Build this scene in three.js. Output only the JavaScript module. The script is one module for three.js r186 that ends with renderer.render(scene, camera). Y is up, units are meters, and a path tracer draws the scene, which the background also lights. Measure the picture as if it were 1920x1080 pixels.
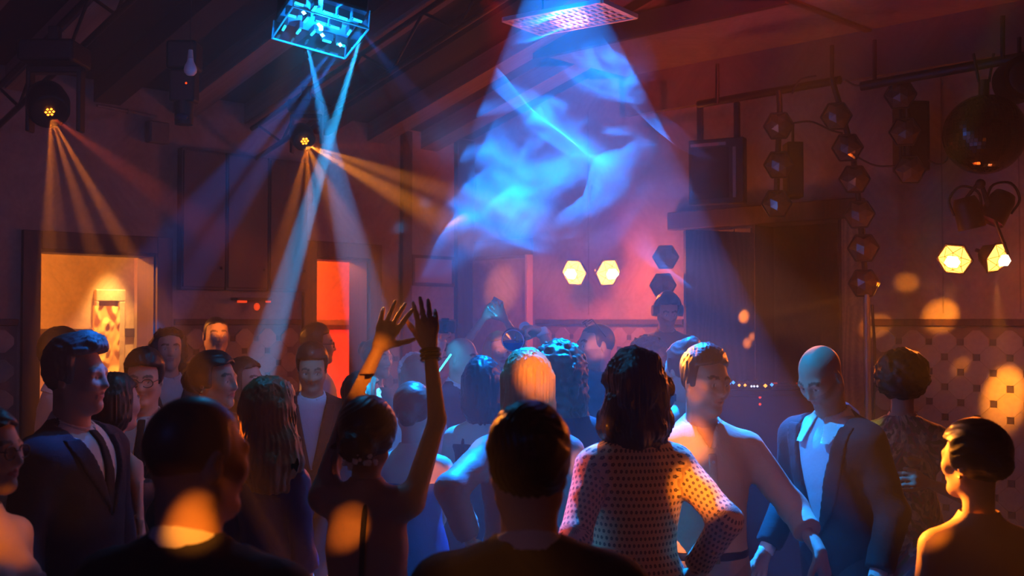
import * as THREE from 'three';
import { mergeGeometries } from 'three/addons/utils/BufferGeometryUtils.js';
import { RoundedBoxGeometry } from 'three/addons/geometries/RoundedBoxGeometry.js';
import { ImprovedNoise } from 'three/addons/math/ImprovedNoise.js';
import { RectAreaLightUniformsLib } from 'three/addons/lights/RectAreaLightUniformsLib.js';
RectAreaLightUniformsLib.init();

// ---------------------------------------------------------------- camera, haze, exposure
const scene = new THREE.Scene();
scene.background = new THREE.Color(0x000000);
scene.fog = new THREE.FogExp2(new THREE.Color(0.95, 0.95, 0.95), 0.026);   // machine haze hanging in the hall
const F = 2100, EYE = 1.9, PITCH = Math.atan(60 / F);                       // focal length in pixels of the 1920 x 1080 frame
const camera = new THREE.PerspectiveCamera(2 * Math.atan(540 / F) * 180 / Math.PI, 1920 / 1080, 0.05, 60);
camera.position.set(0, EYE, 0);
camera.rotation.set(PITCH, 0, 0);
camera.focus = 5.4;
camera.userData.fStop = 3.2;
const renderer = new THREE.WebGLRenderer({ antialias: true });
renderer.toneMapping = THREE.LinearToneMapping;
renderer.toneMappingExposure = 0.62;
renderer.shadowMap.enabled = true;

// ---------------------------------------------------------------- helpers
const V = (x, y, z) => new THREE.Vector3(x, y, z);
const rng = (seed) => () => { seed = (seed + 0x6d2b79f5) | 0; let t = Math.imul(seed ^ (seed >>> 15), 1 | seed); t = (t + Math.imul(t ^ (t >>> 7), 61 | t)) ^ t; return ((t ^ (t >>> 14)) >>> 0) / 4294967296; };
const noise = new ImprovedNoise();
// a point of the hall at a distance d in front of the camera position, given by where it stands in the frame
function at(px, py, d) {
  const X = (px - 960) / F, Y = (540 - py) / F, c = Math.cos(PITCH), s = Math.sin(PITCH);
  const y = Y * c + s, z = c - Y * s;
  return V(X / z * d, EYE + y / z * d, -d);
}
// the hall: corner C, left wall at b = 0 running along a, right wall at a = 0 running along b. Local axes of room objects: x = b, y = up, z = a
const CORNER = V(-0.38, 0, -10.66), TURN = -Math.atan2(0.697, 0.7174);
const roomAxes = new THREE.Matrix4().makeRotationY(TURN).setPosition(CORNER);
const roomInverse = roomAxes.clone().invert();
const room = (b, y, a) => V(b, y, a).applyMatrix4(roomAxes);
function onPlane(px, py, axis, value) {        // where the sight line meets b = value ('x') or a = value ('z'), in room axes
  const o = V(0, EYE, 0).applyMatrix4(roomInverse), p = at(px, py, 1).applyMatrix4(roomInverse), d = p.sub(o);
  return o.addScaledVector(d, (value - o[axis]) / d[axis]);
}
const taken = new Map();
function numbered(name) { const n = taken.get(name) ?? 0; taken.set(name, n + 1); return n ? name + '_' + String(n).padStart(3, '0') : name; }
function shade(o) { o.traverse((m) => { if (m.isMesh) { m.castShadow = true; m.receiveShadow = true; } }); return o; }
function tag(o, label, category, group, kind) {
  if (label) o.userData.label = label;
  if (category) o.userData.category = category;
  if (group) o.userData.group = group;
  if (kind) o.userData.kind = kind;
  return o;
}
function thing(name, label, category, pos = V(0, 0, 0), turn = 0, group) {
  const o = new THREE.Group(); o.name = numbered(name); o.position.copy(pos); o.rotation.y = turn; scene.add(o);
  return tag(o, label, category, group);
}
function part(parent, name, geo, m, label) {
  const g = Array.isArray(geo) ? merge(geo) : geo, o = new THREE.Mesh(g, m);
  o.name = name; o.castShadow = o.receiveShadow = true; parent.add(o);
  if (label) o.userData.label = label;
  return o;
}
function roomPart(name, geo, m, label, category, kind) {       // a top-level mesh in room axes
  const o = part(scene, numbered(name), geo, m);
  o.position.copy(CORNER); o.rotation.y = TURN;
  return tag(o, label, category, null, kind);
}
function roomThing(name, label, category, group, kind) {
  const o = thing(name, label, category, CORNER, TURN, group); if (kind) o.userData.kind = kind; return o;
}
function merge(list) {
  const l = list.map((g) => { const h = g.index && !list.every((q) => q.index) ? g.toNonIndexed() : g; return h; });
  const keep = ['position', 'normal', 'uv'];
  for (const g of l) for (const k of Object.keys(g.attributes)) if (!keep.includes(k)) g.deleteAttribute(k);
  return l.length > 1 ? mergeGeometries(l) : l[0];
}
// boxes by their limits
function bx(x0, x1, y0, y1, z0, z1, r = 0) {
  const w = Math.abs(x1 - x0), h = Math.abs(y1 - y0), d = Math.abs(z1 - z0);
  const g = r ? new RoundedBoxGeometry(w, h, d, 2, r) : new THREE.BoxGeometry(w, h, d);
  g.translate((x0 + x1) / 2, (y0 + y1) / 2, (z0 + z1) / 2);
  const p = g.attributes.position, n = g.attributes.normal, uv = g.attributes.uv;      // uv in metres
  for (let i = 0; i < p.count; i++) {
    const nx = Math.abs(n.getX(i)), ny = Math.abs(n.getY(i)), nz = Math.abs(n.getZ(i));
    if (ny > nx && ny > nz) uv.setXY(i, p.getX(i), p.getZ(i)); else if (nx > nz) uv.setXY(i, p.getZ(i), p.getY(i)); else uv.setXY(i, p.getX(i), p.getY(i));
  }
  return g;
}
function cyl(p, q, r0, r1 = r0, n = 12) {
  const d = q.clone().sub(p), g = new THREE.CylinderGeometry(r1, r0, d.length(), n);
  g.applyQuaternion(new THREE.Quaternion().setFromUnitVectors(V(0, 1, 0), d.clone().normalize()));
  return g.translate((p.x + q.x) / 2, (p.y + q.y) / 2, (p.z + q.z) / 2);
}
function tube(points, r, n = 24, k = 6) { return new THREE.TubeGeometry(new THREE.CatmullRomCurve3(points), n, r, k); }
const lin = (r, g, b) => new THREE.Color().setRGB(r, g, b);
function mat(color, roughness = 0.8, more = {}) { return new THREE.MeshStandardMaterial({ color, roughness, ...more }); }
function phys(color, roughness, more = {}) { return new THREE.MeshPhysicalMaterial({ color, roughness, ...more }); }
// grey-value noise textures, tiling over one repeat
function noiseTexture(size, f, srgb = false) {
  const d = new Uint8Array(size * size * 4);
  for (let y = 0; y < size; y++) for (let x = 0; x < size; x++) {
    const v = f(x / size, y / size), c = Array.isArray(v) ? v : [v, v, v];
    for (let k = 0; k < 3; k++) d[(y * size + x) * 4 + k] = Math.max(0, Math.min(255, Math.round(c[k] * 255)));
    d[(y * size + x) * 4 + 3] = 255;
  }
  const t = new THREE.DataTexture(d, size, size); t.wrapS = t.wrapT = THREE.RepeatWrapping; t.magFilter = THREE.LinearFilter; t.minFilter = THREE.LinearFilter;
  if (srgb) t.colorSpace = THREE.SRGBColorSpace; t.needsUpdate = true; return t;
}
function tiled(f, u, v, z) {       // periodic noise of frequency f on the unit square
  const a = Math.PI * 2, r = f / a;
  return noise.noise(Math.cos(u * a) * r + 7 + z, Math.sin(u * a) * r + 3 + Math.cos(v * a) * r * 0.9, Math.sin(v * a) * r + 11);
}
const plasterTex = noiseTexture(256, (u, v) => 0.86 + 0.08 * tiled(6, u, v, 0) + 0.07 * tiled(26, u, v, 5) + 0.04 * tiled(80, u, v, 9), true);
const plasterBump = noiseTexture(256, (u, v) => 0.5 + 0.25 * tiled(18, u, v, 2) + 0.2 * tiled(60, u, v, 4));
const woodTex = noiseTexture(256, (u, v) => { const g = tiled(5, u, v * 0.2, 1), s = 0.5 + 0.5 * Math.sin((u * 18 + g * 3) * 6.283); const k = 0.7 + 0.2 * s + 0.12 * tiled(60, u, v, 3); return [k, k * 0.93, k * 0.85]; }, true);
const clothBump = noiseTexture(256, (u, v) => 0.5 + 0.18 * Math.sin(u * 6.283 * 64) * Math.sin(v * 6.283 * 64) + 0.3 * tiled(12, u, v, 6) + 0.2 * tiled(40, u, v, 8));
// ---------------------------------------------------------------- the hall
const plaster = mat(lin(0.30, 0.25, 0.235), 0.9, { map: plasterTex, bumpMap: plasterBump, bumpScale: 0.002 });
const darkPlaster = mat(lin(0.17, 0.145, 0.14), 0.92, { map: plasterTex, bumpMap: plasterBump, bumpScale: 0.002 });
const darkWood = mat(lin(0.065, 0.035, 0.022), 0.5, { map: woodTex }), blackPaint = mat(lin(0.012, 0.012, 0.013), 0.6), blackMetal = mat(lin(0.014, 0.014, 0.015), 0.45, { metalness: 0.4 });
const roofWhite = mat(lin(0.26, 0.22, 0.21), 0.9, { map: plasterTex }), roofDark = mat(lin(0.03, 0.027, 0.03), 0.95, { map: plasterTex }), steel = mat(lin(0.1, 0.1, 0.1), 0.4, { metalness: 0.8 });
const floorTex = woodTex.clone(); floorTex.repeat.set(0.8, 0.5);
const floorWood = mat(lin(0.11, 0.06, 0.035), 0.4, { map: floorTex });
const tileMats = [[0.33, 0.275, 0.24], [0.3, 0.255, 0.23], [0.35, 0.295, 0.255], [0.315, 0.27, 0.25]].map((c) => phys(lin(...c), 0.42, { clearcoat: 0.15, clearcoatRoughness: 0.35, map: plasterTex }));
const insetMat = phys(lin(0.035, 0.028, 0.028), 0.35), grout = mat(lin(0.2, 0.165, 0.15), 0.95, { map: plasterTex });
const A1 = 10.6, B1 = 10.8, WT = 0.25, RAIL = 1.885;
// floor of boards
{
  const fl = roomPart('floor', bx(-WT, B1 + WT, -0.2, -0.012, -WT, A1 + WT), blackPaint, 'dark wooden dance floor of the hall', 'floor', 'structure');
  const boards = [bx(-0.09, 0.09, 0, 0.012, -A1 / 2, A1 / 2, 0)]; const gb = bx(-0.078, 0.078, -0.012, 0, 0, A1);
  for (let i = 0; i < 67; i++) { const m = part(fl, 'plank', gb, floorWood); m.position.x = 0.08 + i * 0.16; }
}
// left wall with two doorways
const dA = [3.262, 4.123, 2.39], dB = [1.256, 1.82, 2.43];
{
  const H = 3.66, w = roomPart('wall_left', [bx(-WT, 0, 0, H, dA[1], A1 + WT), bx(-WT, 0, dA[2], H, dA[0], dA[1]), bx(-WT, 0, 0, H, dB[1], dA[0]), bx(-WT, 0, dB[2], H, dB[0], dB[1]), bx(-WT, 0, 0, H, -WT, dB[0])], plaster, 'plaster wall with two lit doorways', 'wall', 'structure');
  tileDado(w, 'x', [[0.1, 1.06], [1.97, 3.11], [4.27, 6.2]]);
}
{
  const H = 6.4, w = roomPart('wall_right', [bx(0, 3.1, 0, H, -WT, 0), bx(3.1, 3.82, 2.62, H, -WT, 0), bx(3.82, B1 + WT, 0, H, -WT, 0)], plaster, 'tiled and plastered wall behind the hanging lamps', 'wall', 'structure');
  tileDado(w, 'z', [[0.84, 2.45], [4.03, 6.1]]);
  for (const b of [1.45, 4.55, 5.05]) part(w, 'panel_joint', bx(b - 0.004, b + 0.004, RAIL + 0.06, 3.7, -0.01, 0.003), darkPlaster);
}
function tileDado(wall, axis, spans) {
  // diamond tiles with clipped corners, small dark inset squares where they meet
  const p = 0.212, q = 0.2, cut = 0.042, t = 0.011;
  const sh = new THREE.Shape(), e = 0.0018, hx = p / 2 - e, hy = q / 2 - e, c = cut / 2 + e;
  const cx = c * p / (p + 0), cy = c;
  [[hx - cx, -cy], [hx - cx, cy], [cx, hy - cy], [-cx, hy - cy], [-hx + cx, cy], [-hx + cx, -cy], [-cx, -hy + cy], [cx, -hy + cy]].forEach(([x, y], i) => (i ? sh.lineTo(x, y) : sh.moveTo(x, y)));
  const tile = new THREE.ExtrudeGeometry(sh, { depth: t - 0.003, bevelEnabled: true, bevelSize: 0.002, bevelThickness: 0.003, bevelSegments: 1, curveSegments: 1 }), inset = bx(-cut / 2 + 0.001, cut / 2 - 0.001, -cut / 2 + 0.001, cut / 2 - 0.001, 0, t - 0.002);
  if (axis === 'x') { tile.rotateY(Math.PI / 2); inset.rotateY(Math.PI / 2); }
  const all = [], r = rng(axis === 'x' ? 5 : 9), top = RAIL - 0.03;
  for (const [s0, s1] of spans) {
    const n = Math.floor((s1 - s0) / p);
    for (let i = 0; i <= n; i++) for (let j = 0; j < 19; j++) {
      const y = top - q / 2 - j * q / 2, sx = s0 + p / 2 + (j % 2 ? i * p + p / 2 : i * p);
      if (sx + p / 2 > s1 || y < 0.1) continue;
      all.push({ u: sx, y, k: 'tile' }, { u: sx + p / 2, y, k: 'inset' });
    }
    const back = axis === 'x' ? bx(-0.001, 0.004, 0.02, top, s0, s1) : bx(s0, s1, 0.02, top, -0.001, 0.004);
    part(wall, 'grout', back, grout);
    const rail = axis === 'x' ? bx(0, 0.028, RAIL - 0.025, RAIL + 0.022, s0, s1, 0.006) : bx(s0, s1, RAIL - 0.025, RAIL + 0.022, 0, 0.028, 0.006);
    part(wall, 'dado_rail', rail, darkWood);
  }
  // the largest in view one by one, the lowest courses joined
  for (const kind of ['tile', 'inset']) {
    const list = all.filter((a) => a.k === kind).sort((a, b) => b.y - a.y), rest = [];
    list.forEach((a, i) => {
      const pos = axis === 'x' ? V(0.004, a.y, a.u) : V(a.u, a.y, 0.004), pick = Math.floor(r() * 4);
      if (i < 290) { const m = part(wall, kind === 'tile' ? 'tile' : 'inset_tile', kind === 'tile' ? tile : inset, kind === 'tile' ? tileMats[pick] : insetMat); m.position.copy(pos); } else rest.push((kind === 'tile' ? tile : inset).clone().translate(pos.x, pos.y, pos.z));
    });
    if (rest.length) part(wall, kind === 'tile' ? 'lower_tiles' : 'lower_inset_tiles', merge(rest), kind === 'tile' ? tileMats[0] : insetMat).userData.kind = 'stuff';
  }
}
roomPart('wall_front', bx(-WT, B1 + WT, 0, 6.4, A1, A1 + WT), darkPlaster, 'plaster wall of the hall behind the camera, opposite the lamp wall', 'wall', 'structure');
roomPart('wall_back', bx(B1, B1 + WT, 0, 6.4, -WT, A1 + WT), darkPlaster, 'plaster wall of the hall behind the camera, opposite the doorways', 'wall', 'structure');
// roof rising from the left wall, rafters and lattice trusses below it
const roofY = (b) => 3.62 + 0.26 * b;
{
  const g = new THREE.BoxGeometry(B1 + 0.6, 0.2, A1 + 0.6, 1, 1, 1), sh = new THREE.Matrix4().set(1, 0, 0, 0, 0.26, 1, 0, 0, 0, 0, 1, 0, 0, 0, 0, 1);
  g.applyMatrix4(sh).translate(B1 / 2, roofY(B1 / 2) + 0.1, A1 / 2);
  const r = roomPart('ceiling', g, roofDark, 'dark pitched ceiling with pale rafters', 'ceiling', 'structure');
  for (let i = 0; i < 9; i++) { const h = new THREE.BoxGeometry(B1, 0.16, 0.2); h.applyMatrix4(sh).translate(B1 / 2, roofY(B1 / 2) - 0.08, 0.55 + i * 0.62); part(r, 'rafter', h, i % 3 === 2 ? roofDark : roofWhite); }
}
for (const a of [2.45, 4.45]) {
  const t = roomThing('lattice_truss', a < 3 ? 'dark lattice truss under the roof above the hanging bulb' : 'dark lattice truss under the roof at the left, above the amber moving head', 'truss');
  const p = (b, k) => V(b, roofY(b) - 0.2 - k * 0.26, a);
  part(t, 'top_chord', cyl(p(0.02, 0), p(7.5, 0), 0.02), blackMetal); part(t, 'bottom_chord', cyl(p(0.02, 1), p(7.5, 1), 0.02), blackMetal);
  for (let i = 0; i < 22; i++) part(t, 'lattice_bar', cyl(p(0.1 + i * 0.33, i % 2), p(0.1 + (i + 1) * 0.33, (i + 1) % 2), 0.011, 0.011, 8), blackMetal);
}
// lowered plaster ceiling panels along the right wall
{
  const s = roomThing('trim_1', 'lowered white plaster ceiling band along the lamp wall', 'ceiling', null, 'structure');
  part(s, 'panel', bx(1.9, 4.05, 3.93, 4.02, 0.01, 1.12, 0.004), roofWhite); part(s, 'panel', bx(4.08, 7.4, 3.93, 4.02, 0.01, 1.4, 0.004), roofWhite);
  part(s, 'joint_strip', bx(4.04, 4.09, 3.915, 3.96, 0.01, 1.4), darkWood); part(s, 'edge_strip', bx(1.87, 4.05, 3.9, 4.06, 1.1, 1.15), roofDark);
  part(s, 'wall_beam', bx(1.9, 9, 3.6, 3.93, 0.0, 0.06), darkPlaster);
}
// door frames
function doorFrame(n, axis, s0, s1, h, label, w = 0.125) {
  const f = roomThing('door_' + n, label, 'door', null, 'structure');
  const B = (u0, u1, y0, y1) => (axis === 'x' ? bx(-0.01, 0.035, y0, y1, u0, u1, 0.006) : bx(u0, u1, y0, y1, -0.01, 0.035, 0.006));
  part(f, 'jamb_board', B(s0 - w, s0, 0, h + w), darkWood); part(f, 'jamb_board', B(s1, s1 + w, 0, h + w), darkWood); part(f, 'lintel_board', B(s0, s1, h, h + w), darkWood);
  const L = (u0, u1, y0, y1) => (axis === 'x' ? bx(-WT, 0.0, y0, y1, u0, u1) : bx(u0, u1, y0, y1, -WT, 0.0));
  part(f, 'reveal', L(s0 - 0.012, s0 + 0.012, 0, h), darkWood); part(f, 'reveal', L(s1 - 0.012, s1 + 0.012, 0, h), darkWood); part(f, 'reveal', L(s0, s1, h - 0.02, h), darkWood);
  return f;
}
doorFrame(1, 'x', dA[0], dA[1], dA[2], 'brown framed doorway into the amber lit room');
doorFrame(2, 'x', dB[0], dB[1], dB[2], 'brown framed doorway into the red lit room', 0.13);
// pale door with a lit edge beside the pair of amber lamps
{
  const d = roomThing('door_3', 'pale flat door in the corner beside the two amber wall lamps', 'door', null, 'structure');
  part(d, 'door_leaf', bx(0.05, 0.745, 0.02, 2.46, 0.012, 0.05, 0.005), mat(lin(0.55, 0.45, 0.4), 0.6, { map: plasterTex })); part(d, 'door_edge', bx(0.762, 0.795, 0.0, 2.49, 0.0, 0.075, 0.006), mat(lin(0.6, 0.5, 0.42), 0.6));
  part(d, 'lintel_board', bx(-0.0, 0.8, 2.49, 2.64, 0, 0.04, 0.005), darkWood); part(d, 'door_handle', [cyl(V(0.12, 1.05, 0.05), V(0.12, 1.05, 0.1), 0.01), cyl(V(0.12, 1.05, 0.1), V(0.24, 1.05, 0.1), 0.009)], steel);
}
// dark opening beside the console, with its half open board door
{
  const d = roomThing('door_4', 'tall dark doorway behind the DJ table with brown head beam', 'door', null, 'structure');
  part(d, 'reveal', bx(3.09, 3.115, 0, 2.62, -WT, 0.02), darkWood); part(d, 'reveal', bx(3.8, 3.83, 0, 2.62, -WT, 0.02), darkWood); part(d, 'head_beam', bx(2.35, 4.0, 2.62, 2.76, -0.02, 0.09, 0.008), darkWood); part(d, 'jamb_board', bx(3.83, 4.0, 0, 2.62, 0, 0.03, 0.005), mat(lin(0.42, 0.32, 0.22), 0.7, { map: woodTex }));
  const b = [bx(0, 0.03, 0, 2.55, 0, 0.62)]; const leaf = part(d, 'door_leaf', b, mat(lin(0.12, 0.09, 0.09), 0.6, { map: woodTex })); leaf.position.set(3.1, 0.01, 0.04); leaf.rotation.y = -0.35;
  part(d, 'passage', [bx(2.6, 4.4, 0, 2.8, -2.0, -1.9), bx(2.5, 2.6, 0, 2.8, -2.0, -WT), bx(4.4, 4.5, 0, 2.8, -2.0, -WT), bx(2.5, 4.5, 2.8, 2.9, -2.0, -WT), bx(2.5, 4.5, -0.1, 0, -2.0, -WT)], darkPlaster);
}
{ // grey board wall beside the doorway
  const d = roomThing('trim_2', 'bluish grey boarded panel between the amber lamps and the dark doorway', 'panel', null, 'structure');
  for (let i = 0; i < 4; i++) part(d, 'board', bx(2.5 + i * 0.147, 2.643 + i * 0.147, 0, 2.6, 0, 0.03, 0.003), darkPlaster);
}
// corner post
{ const d = roomThing('trim_3', 'dark corner post between the doorways and the pale door', 'trim', null, 'structure'); part(d, 'post', bx(0, 0.06, 0, 3.6, 0.02, 0.24, 0.008), darkWood); part(d, 'post', bx(0, 0.05, 0, 3.6, 0.79, 0.9, 0.008), darkWood); }
// three tall wall cupboards
for (let i = 0; i < 3; i++) {
  const a0 = 3.09 - i * 0.385, d = roomThing('wall_cupboard', ['dark wall cupboard nearest the amber doorway', 'middle one of three dark wall cupboards', 'dark wall cupboard farthest from the amber doorway'][i], 'cupboard', 'three dark wall cupboards');
  const m = mat(lin(0.05, 0.042, 0.06), 0.6, { map: plasterTex });
  part(d, 'carcass', bx(0.0, 0.07, 2.13, 3.2, a0 - 0.37, a0, 0.005), m); part(d, 'cupboard_door', bx(0.07, 0.09, 2.15, 3.18, a0 - 0.362, a0 - 0.008, 0.004), m); part(d, 'knob', new THREE.SphereGeometry(0.012, 10, 8).translate(0.1, 2.3, a0 - 0.33), steel);
}
// small shelf with red pilot lights
{
  const s = roomThing('wall_shelf', 'narrow dark wall shelf with small red lights under the cupboards', 'shelf');
  part(s, 'board', bx(0, 0.09, 2.055, 2.075, 2.3, 2.62, 0.004), darkWood);
  const red = mat(lin(0.3, 0.02, 0.01), 0.4, { emissive: lin(1, 0.06, 0.01), emissiveIntensity: 1.6 });
  part(s, 'light_strip', bx(0.06, 0.09, 2.035, 2.052, 2.53, 2.6), red); part(s, 'round_light', new THREE.IcosahedronGeometry(0.028, 1).scale(1, 1.1, 0.8).translate(0.06, 2.005, 2.42), red); part(s, 'light_strip', bx(0.06, 0.09, 2.04, 2.052, 2.31, 2.34), red);
}
// framed board near the corner
{ const s = roomThing('framed_board', 'small framed board on the wall left of the corner', 'board'); part(s, 'board', bx(0, 0.02, 2.24, 2.46, 0.28, 0.74), mat(lin(0.25, 0.18, 0.2), 0.3)); for (const [z0, z1, y0, y1] of [[0.25, 0.28, 2.21, 2.49], [0.74, 0.77, 2.21, 2.49], [0.28, 0.74, 2.46, 2.49], [0.28, 0.74, 2.21, 2.24]]) part(s, 'frame_bar', bx(0, 0.03, y0, y1, z0, z1, 0.004), darkWood); }
// room behind the first doorway
{
  const cream = mat(lin(0.62, 0.5, 0.36), 0.85, { map: plasterTex, bumpMap: plasterBump, bumpScale: 0.002 }), b = -2.4;
  const w = roomThing('wall_far', 'cream walls of the amber lit room beyond the first doorway', 'wall', null, 'structure');
  part(w, 'back_wall', bx(b - 0.1, b, 0, 3, 1.9, 6.2), cream); part(w, 'side_wall', bx(b, -WT, 0, 3, 6.2, 6.3), cream); part(w, 'side_wall', bx(b, -WT, 0, 3, 1.8, 1.9), cream); part(w, 'room_ceiling', bx(b - 0.1, -WT, 3, 3.1, 1.8, 6.3), cream); part(w, 'room_floor', bx(b - 0.1, -WT, -0.1, 0, 1.8, 6.3), floorWood);
  part(w, 'dado_rail', bx(b, b + 0.02, 1.74, 1.82, 1.9, 6.2, 0.004), darkWood);
  const c = onPlane(250, 500, 'x', b), r = onPlane(185, 565, 'x', b);
  part(w, 'partition', bx(b, b + 0.16, 0, 2.8, 2.0, c.z - 0.01), mat(lin(0.5, 0.36, 0.26), 0.8, { map: plasterTex })); part(w, 'partition_edge', bx(b + 0.16, b + 0.18, 0, 2.8, c.z - 0.03, c.z), darkWood);
  const n = roomThing('trim_4', 'pale plaster surround round the leaning relief panel', 'surround', null, 'structure'), z0 = onPlane(231, 540, 'x', b).z, z1 = onPlane(176, 540, 'x', b).z, yt = onPlane(200, 543, 'x', b).y, yi = onPlane(200, 565, 'x', b).y;
  part(n, 'head', bx(b, b + 0.05, yi, yt, z0, z1, 0.01), cream); part(n, 'side', bx(b, b + 0.05, 0, yi, z0, z0 + 0.06, 0.01), cream); part(n, 'side', bx(b, b + 0.05, 0, yi, z1 - 0.03, z1, 0.01), cream); part(n, 'back_board', bx(b + 0.003, b + 0.02, 0, yi, z0 + 0.06, z1 - 0.03), mat(lin(0.34, 0.24, 0.2), 0.8, { map: woodTex }));
  const rp = roomThing('relief_panel', 'tall yellow relief panel leaning in the amber lit niche', 'panel'), g = new THREE.BoxGeometry(0.03, 1.5, 0.25, 2, 60, 20), P = g.attributes.position;
  for (let i = 0; i < P.count; i++) if (P.getX(i) > 0.01) P.setX(i, 0.015 + 0.035 * Math.max(0, noise.noise(P.getZ(i) * 16, P.getY(i) * 11, 3)) * (Math.abs(P.getZ(i)) < 0.115 ? 1 : 0));
  g.computeVertexNormals(); g.rotateZ(0.03).rotateX(-0.02);
  const pm = part(rp, 'relief', g, mat(lin(0.75, 0.5, 0.2), 0.5)); const pc = onPlane(198, 600, 'x', b + 0.12); pm.position.set(b + 0.13, pc.y - 0.62, pc.z);
}
// room behind the second doorway
{
  const redWall = mat(lin(0.55, 0.3, 0.2), 0.85, { map: plasterTex }), b = -1.5, w = roomThing('wall_side', 'walls of the red lit room beyond the second doorway', 'wall', null, 'structure');
  part(w, 'back_wall', bx(b - 0.1, b, 0, 3, -1.2, 1.75), redWall); part(w, 'side_wall', bx(b, -WT, 0, 3, 1.7, 1.79), redWall); part(w, 'side_wall', bx(b - 0.1, -WT, 0, 3, -1.3, -1.2), redWall); part(w, 'room_ceiling', bx(b - 0.1, -WT, 3, 3.1, -1.3, 1.79), redWall); part(w, 'room_floor', bx(b - 0.1, -WT, -0.1, 0, -1.3, 1.79), floorWood);
  part(w, 'dado_rail', bx(b, b + 0.02, 1.8, 1.85, -1.2, 1.7, 0.004), darkWood);
}
// ---------------------------------------------------------------- lamps
const CYAN = lin(0.015, 0.42, 1), BLUE = lin(0.0, 0.19, 1), AMBER = lin(1, 0.27, 0.016), ORANGE = lin(1, 0.22, 0.015), RED = lin(1, 0.025, 0.02), WARM = lin(1, 0.4, 0.06);
function spot(name, from, to, degrees, color, cd, penumbra = 0.15, size = 1) {
  const l = new THREE.SpotLight(color, cd, 0, degrees * Math.PI / 180, penumbra, 2);
  l.name = name; l.position.copy(from); l.target.position.copy(to); l.castShadow = true; l.shadow.radius = size; scene.add(l, l.target); return l;
}
function bulbLight(name, pos, color, cd, size = 1) { const l = new THREE.PointLight(color, cd, 0, 2); l.name = name; l.position.copy(pos); l.castShadow = true; l.shadow.radius = size; scene.add(l); return l; }
const glow = (c, k) => new THREE.MeshStandardMaterial({ color: 0x000000, roughness: 0.4, emissive: c, emissiveIntensity: k });
const turnTo = (from, to) => new THREE.Quaternion().setFromUnitVectors(V(0, 0, 1), to.clone().sub(from).normalize());
const ahead = (from, to, d) => from.clone().addScaledVector(to.clone().sub(from).normalize(), d);

function projector(p, aim, label, color, degrees, cd, soft) {
  const t = thing('stage_projector', label, 'projector', p); t.quaternion.copy(turnTo(p, aim));
  part(t, 'housing', bx(-0.11, 0.11, -0.09, 0.09, -0.36, -0.05, 0.02), blackMetal); part(t, 'lens_tube', cyl(V(0, 0, -0.05), V(0, 0, 0), 0.07, 0.08, 24), blackMetal);
  part(t, 'lens_light', new THREE.CircleGeometry(0.06, 12).translate(0, 0, 0.006), glow(color, 5));
  part(t, 'yoke', tube([V(-0.13, 0, -0.2), V(-0.14, 0.13, -0.21), V(0, 0.17, -0.22), V(0.14, 0.13, -0.21), V(0.13, 0, -0.2)], 0.014), blackMetal);
  spot('projector_light', ahead(p, aim, 0.03), aim, degrees, color, cd, soft, 0.5);
  return t;
}
projector(at(1040, -165, 6.5), V(0.32, 0, -4.2), 'black projector under the roof throwing the wide blue cone', lin(0, 0.21, 1), 16.8, 1000, 0.03);
projector(at(640, -480, 4.4), at(1330, 480, 4.55), 'black projector high at the left throwing the bright slanting blue beam', lin(0, 0.32, 1), 5.4, 110, 0.05);

// black moving head with a bundle of beams
function movingHead(p, aim, label, color, beams, lensK = 8, body = 1) {
  const t = thing('moving_head_light', label, 'stage light', p), q = turnTo(p, aim);
  const head = part(t, 'lamp_head', new THREE.LatheGeometry([[0, -0.2], [0.06, -0.2], [0.1, -0.16], [0.115, -0.08], [0.105, 0], [0.09, 0.012], [0.07, 0.0], [0, -0.004]].map(([r, z]) => new THREE.Vector2(r * body, z * body)), 24).rotateX(Math.PI / 2), blackMetal); head.quaternion.copy(q);
  const lens = []; for (let i = 0; i < 7; i++) { const a = i * Math.PI / 3, r = i ? 0.02 : 0; lens.push(new THREE.OctahedronGeometry(0.0085, 0).scale(1, 1, 0.5).translate(Math.cos(a) * r, Math.sin(a) * r, 0.006)); }
  for (const g of lens) part(head, 'lens_light', g, glow(color, lensK));
  part(t, 'yoke', [bx(-0.15 * body, -0.125 * body, -0.1 * body, 0.26 * body, -0.07, 0.01, 0.01), bx(0.125 * body, 0.15 * body, -0.1 * body, 0.26 * body, -0.07, 0.01, 0.01), bx(-0.15 * body, 0.15 * body, 0.22 * body, 0.26 * body, -0.07, 0.01, 0.01)].map((g) => g.translate(0, 0, -0.05)), blackMetal);
  part(t, 'base', bx(-0.15 * body, 0.15 * body, 0.26 * body, 0.38 * body, -0.2 * body, 0.08 * body, 0.02), blackMetal);
  part(t, 'clamp', bx(-0.03, 0.03, 0.38 * body, 0.38 * body + 0.1, -0.09, -0.03, 0.008), blackMetal);
  for (const [to, deg, cd, c] of beams) spot('beam_light', ahead(p, aim, 0.05), to, deg, c ?? color, cd, 0.8, 0.3);
  return t;
}
{ // amber head at the far left
  const p = at(93, 209, 6.3);
  movingHead(p, at(140, 420, 5.6), 'black moving head with amber beams high above the first doorway', ORANGE, [[at(90, 620, 5.4), 3.4, 756], [at(128, 560, 5.3), 1.8, 521], [at(205, 560, 5.2), 2.6, 756], [at(268, 520, 5.0), 1.9, 1513], [at(392, 430, 5.2), 3.5, 260, lin(1, 0.1, 0.02)]], 10, 1.05);
}
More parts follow.
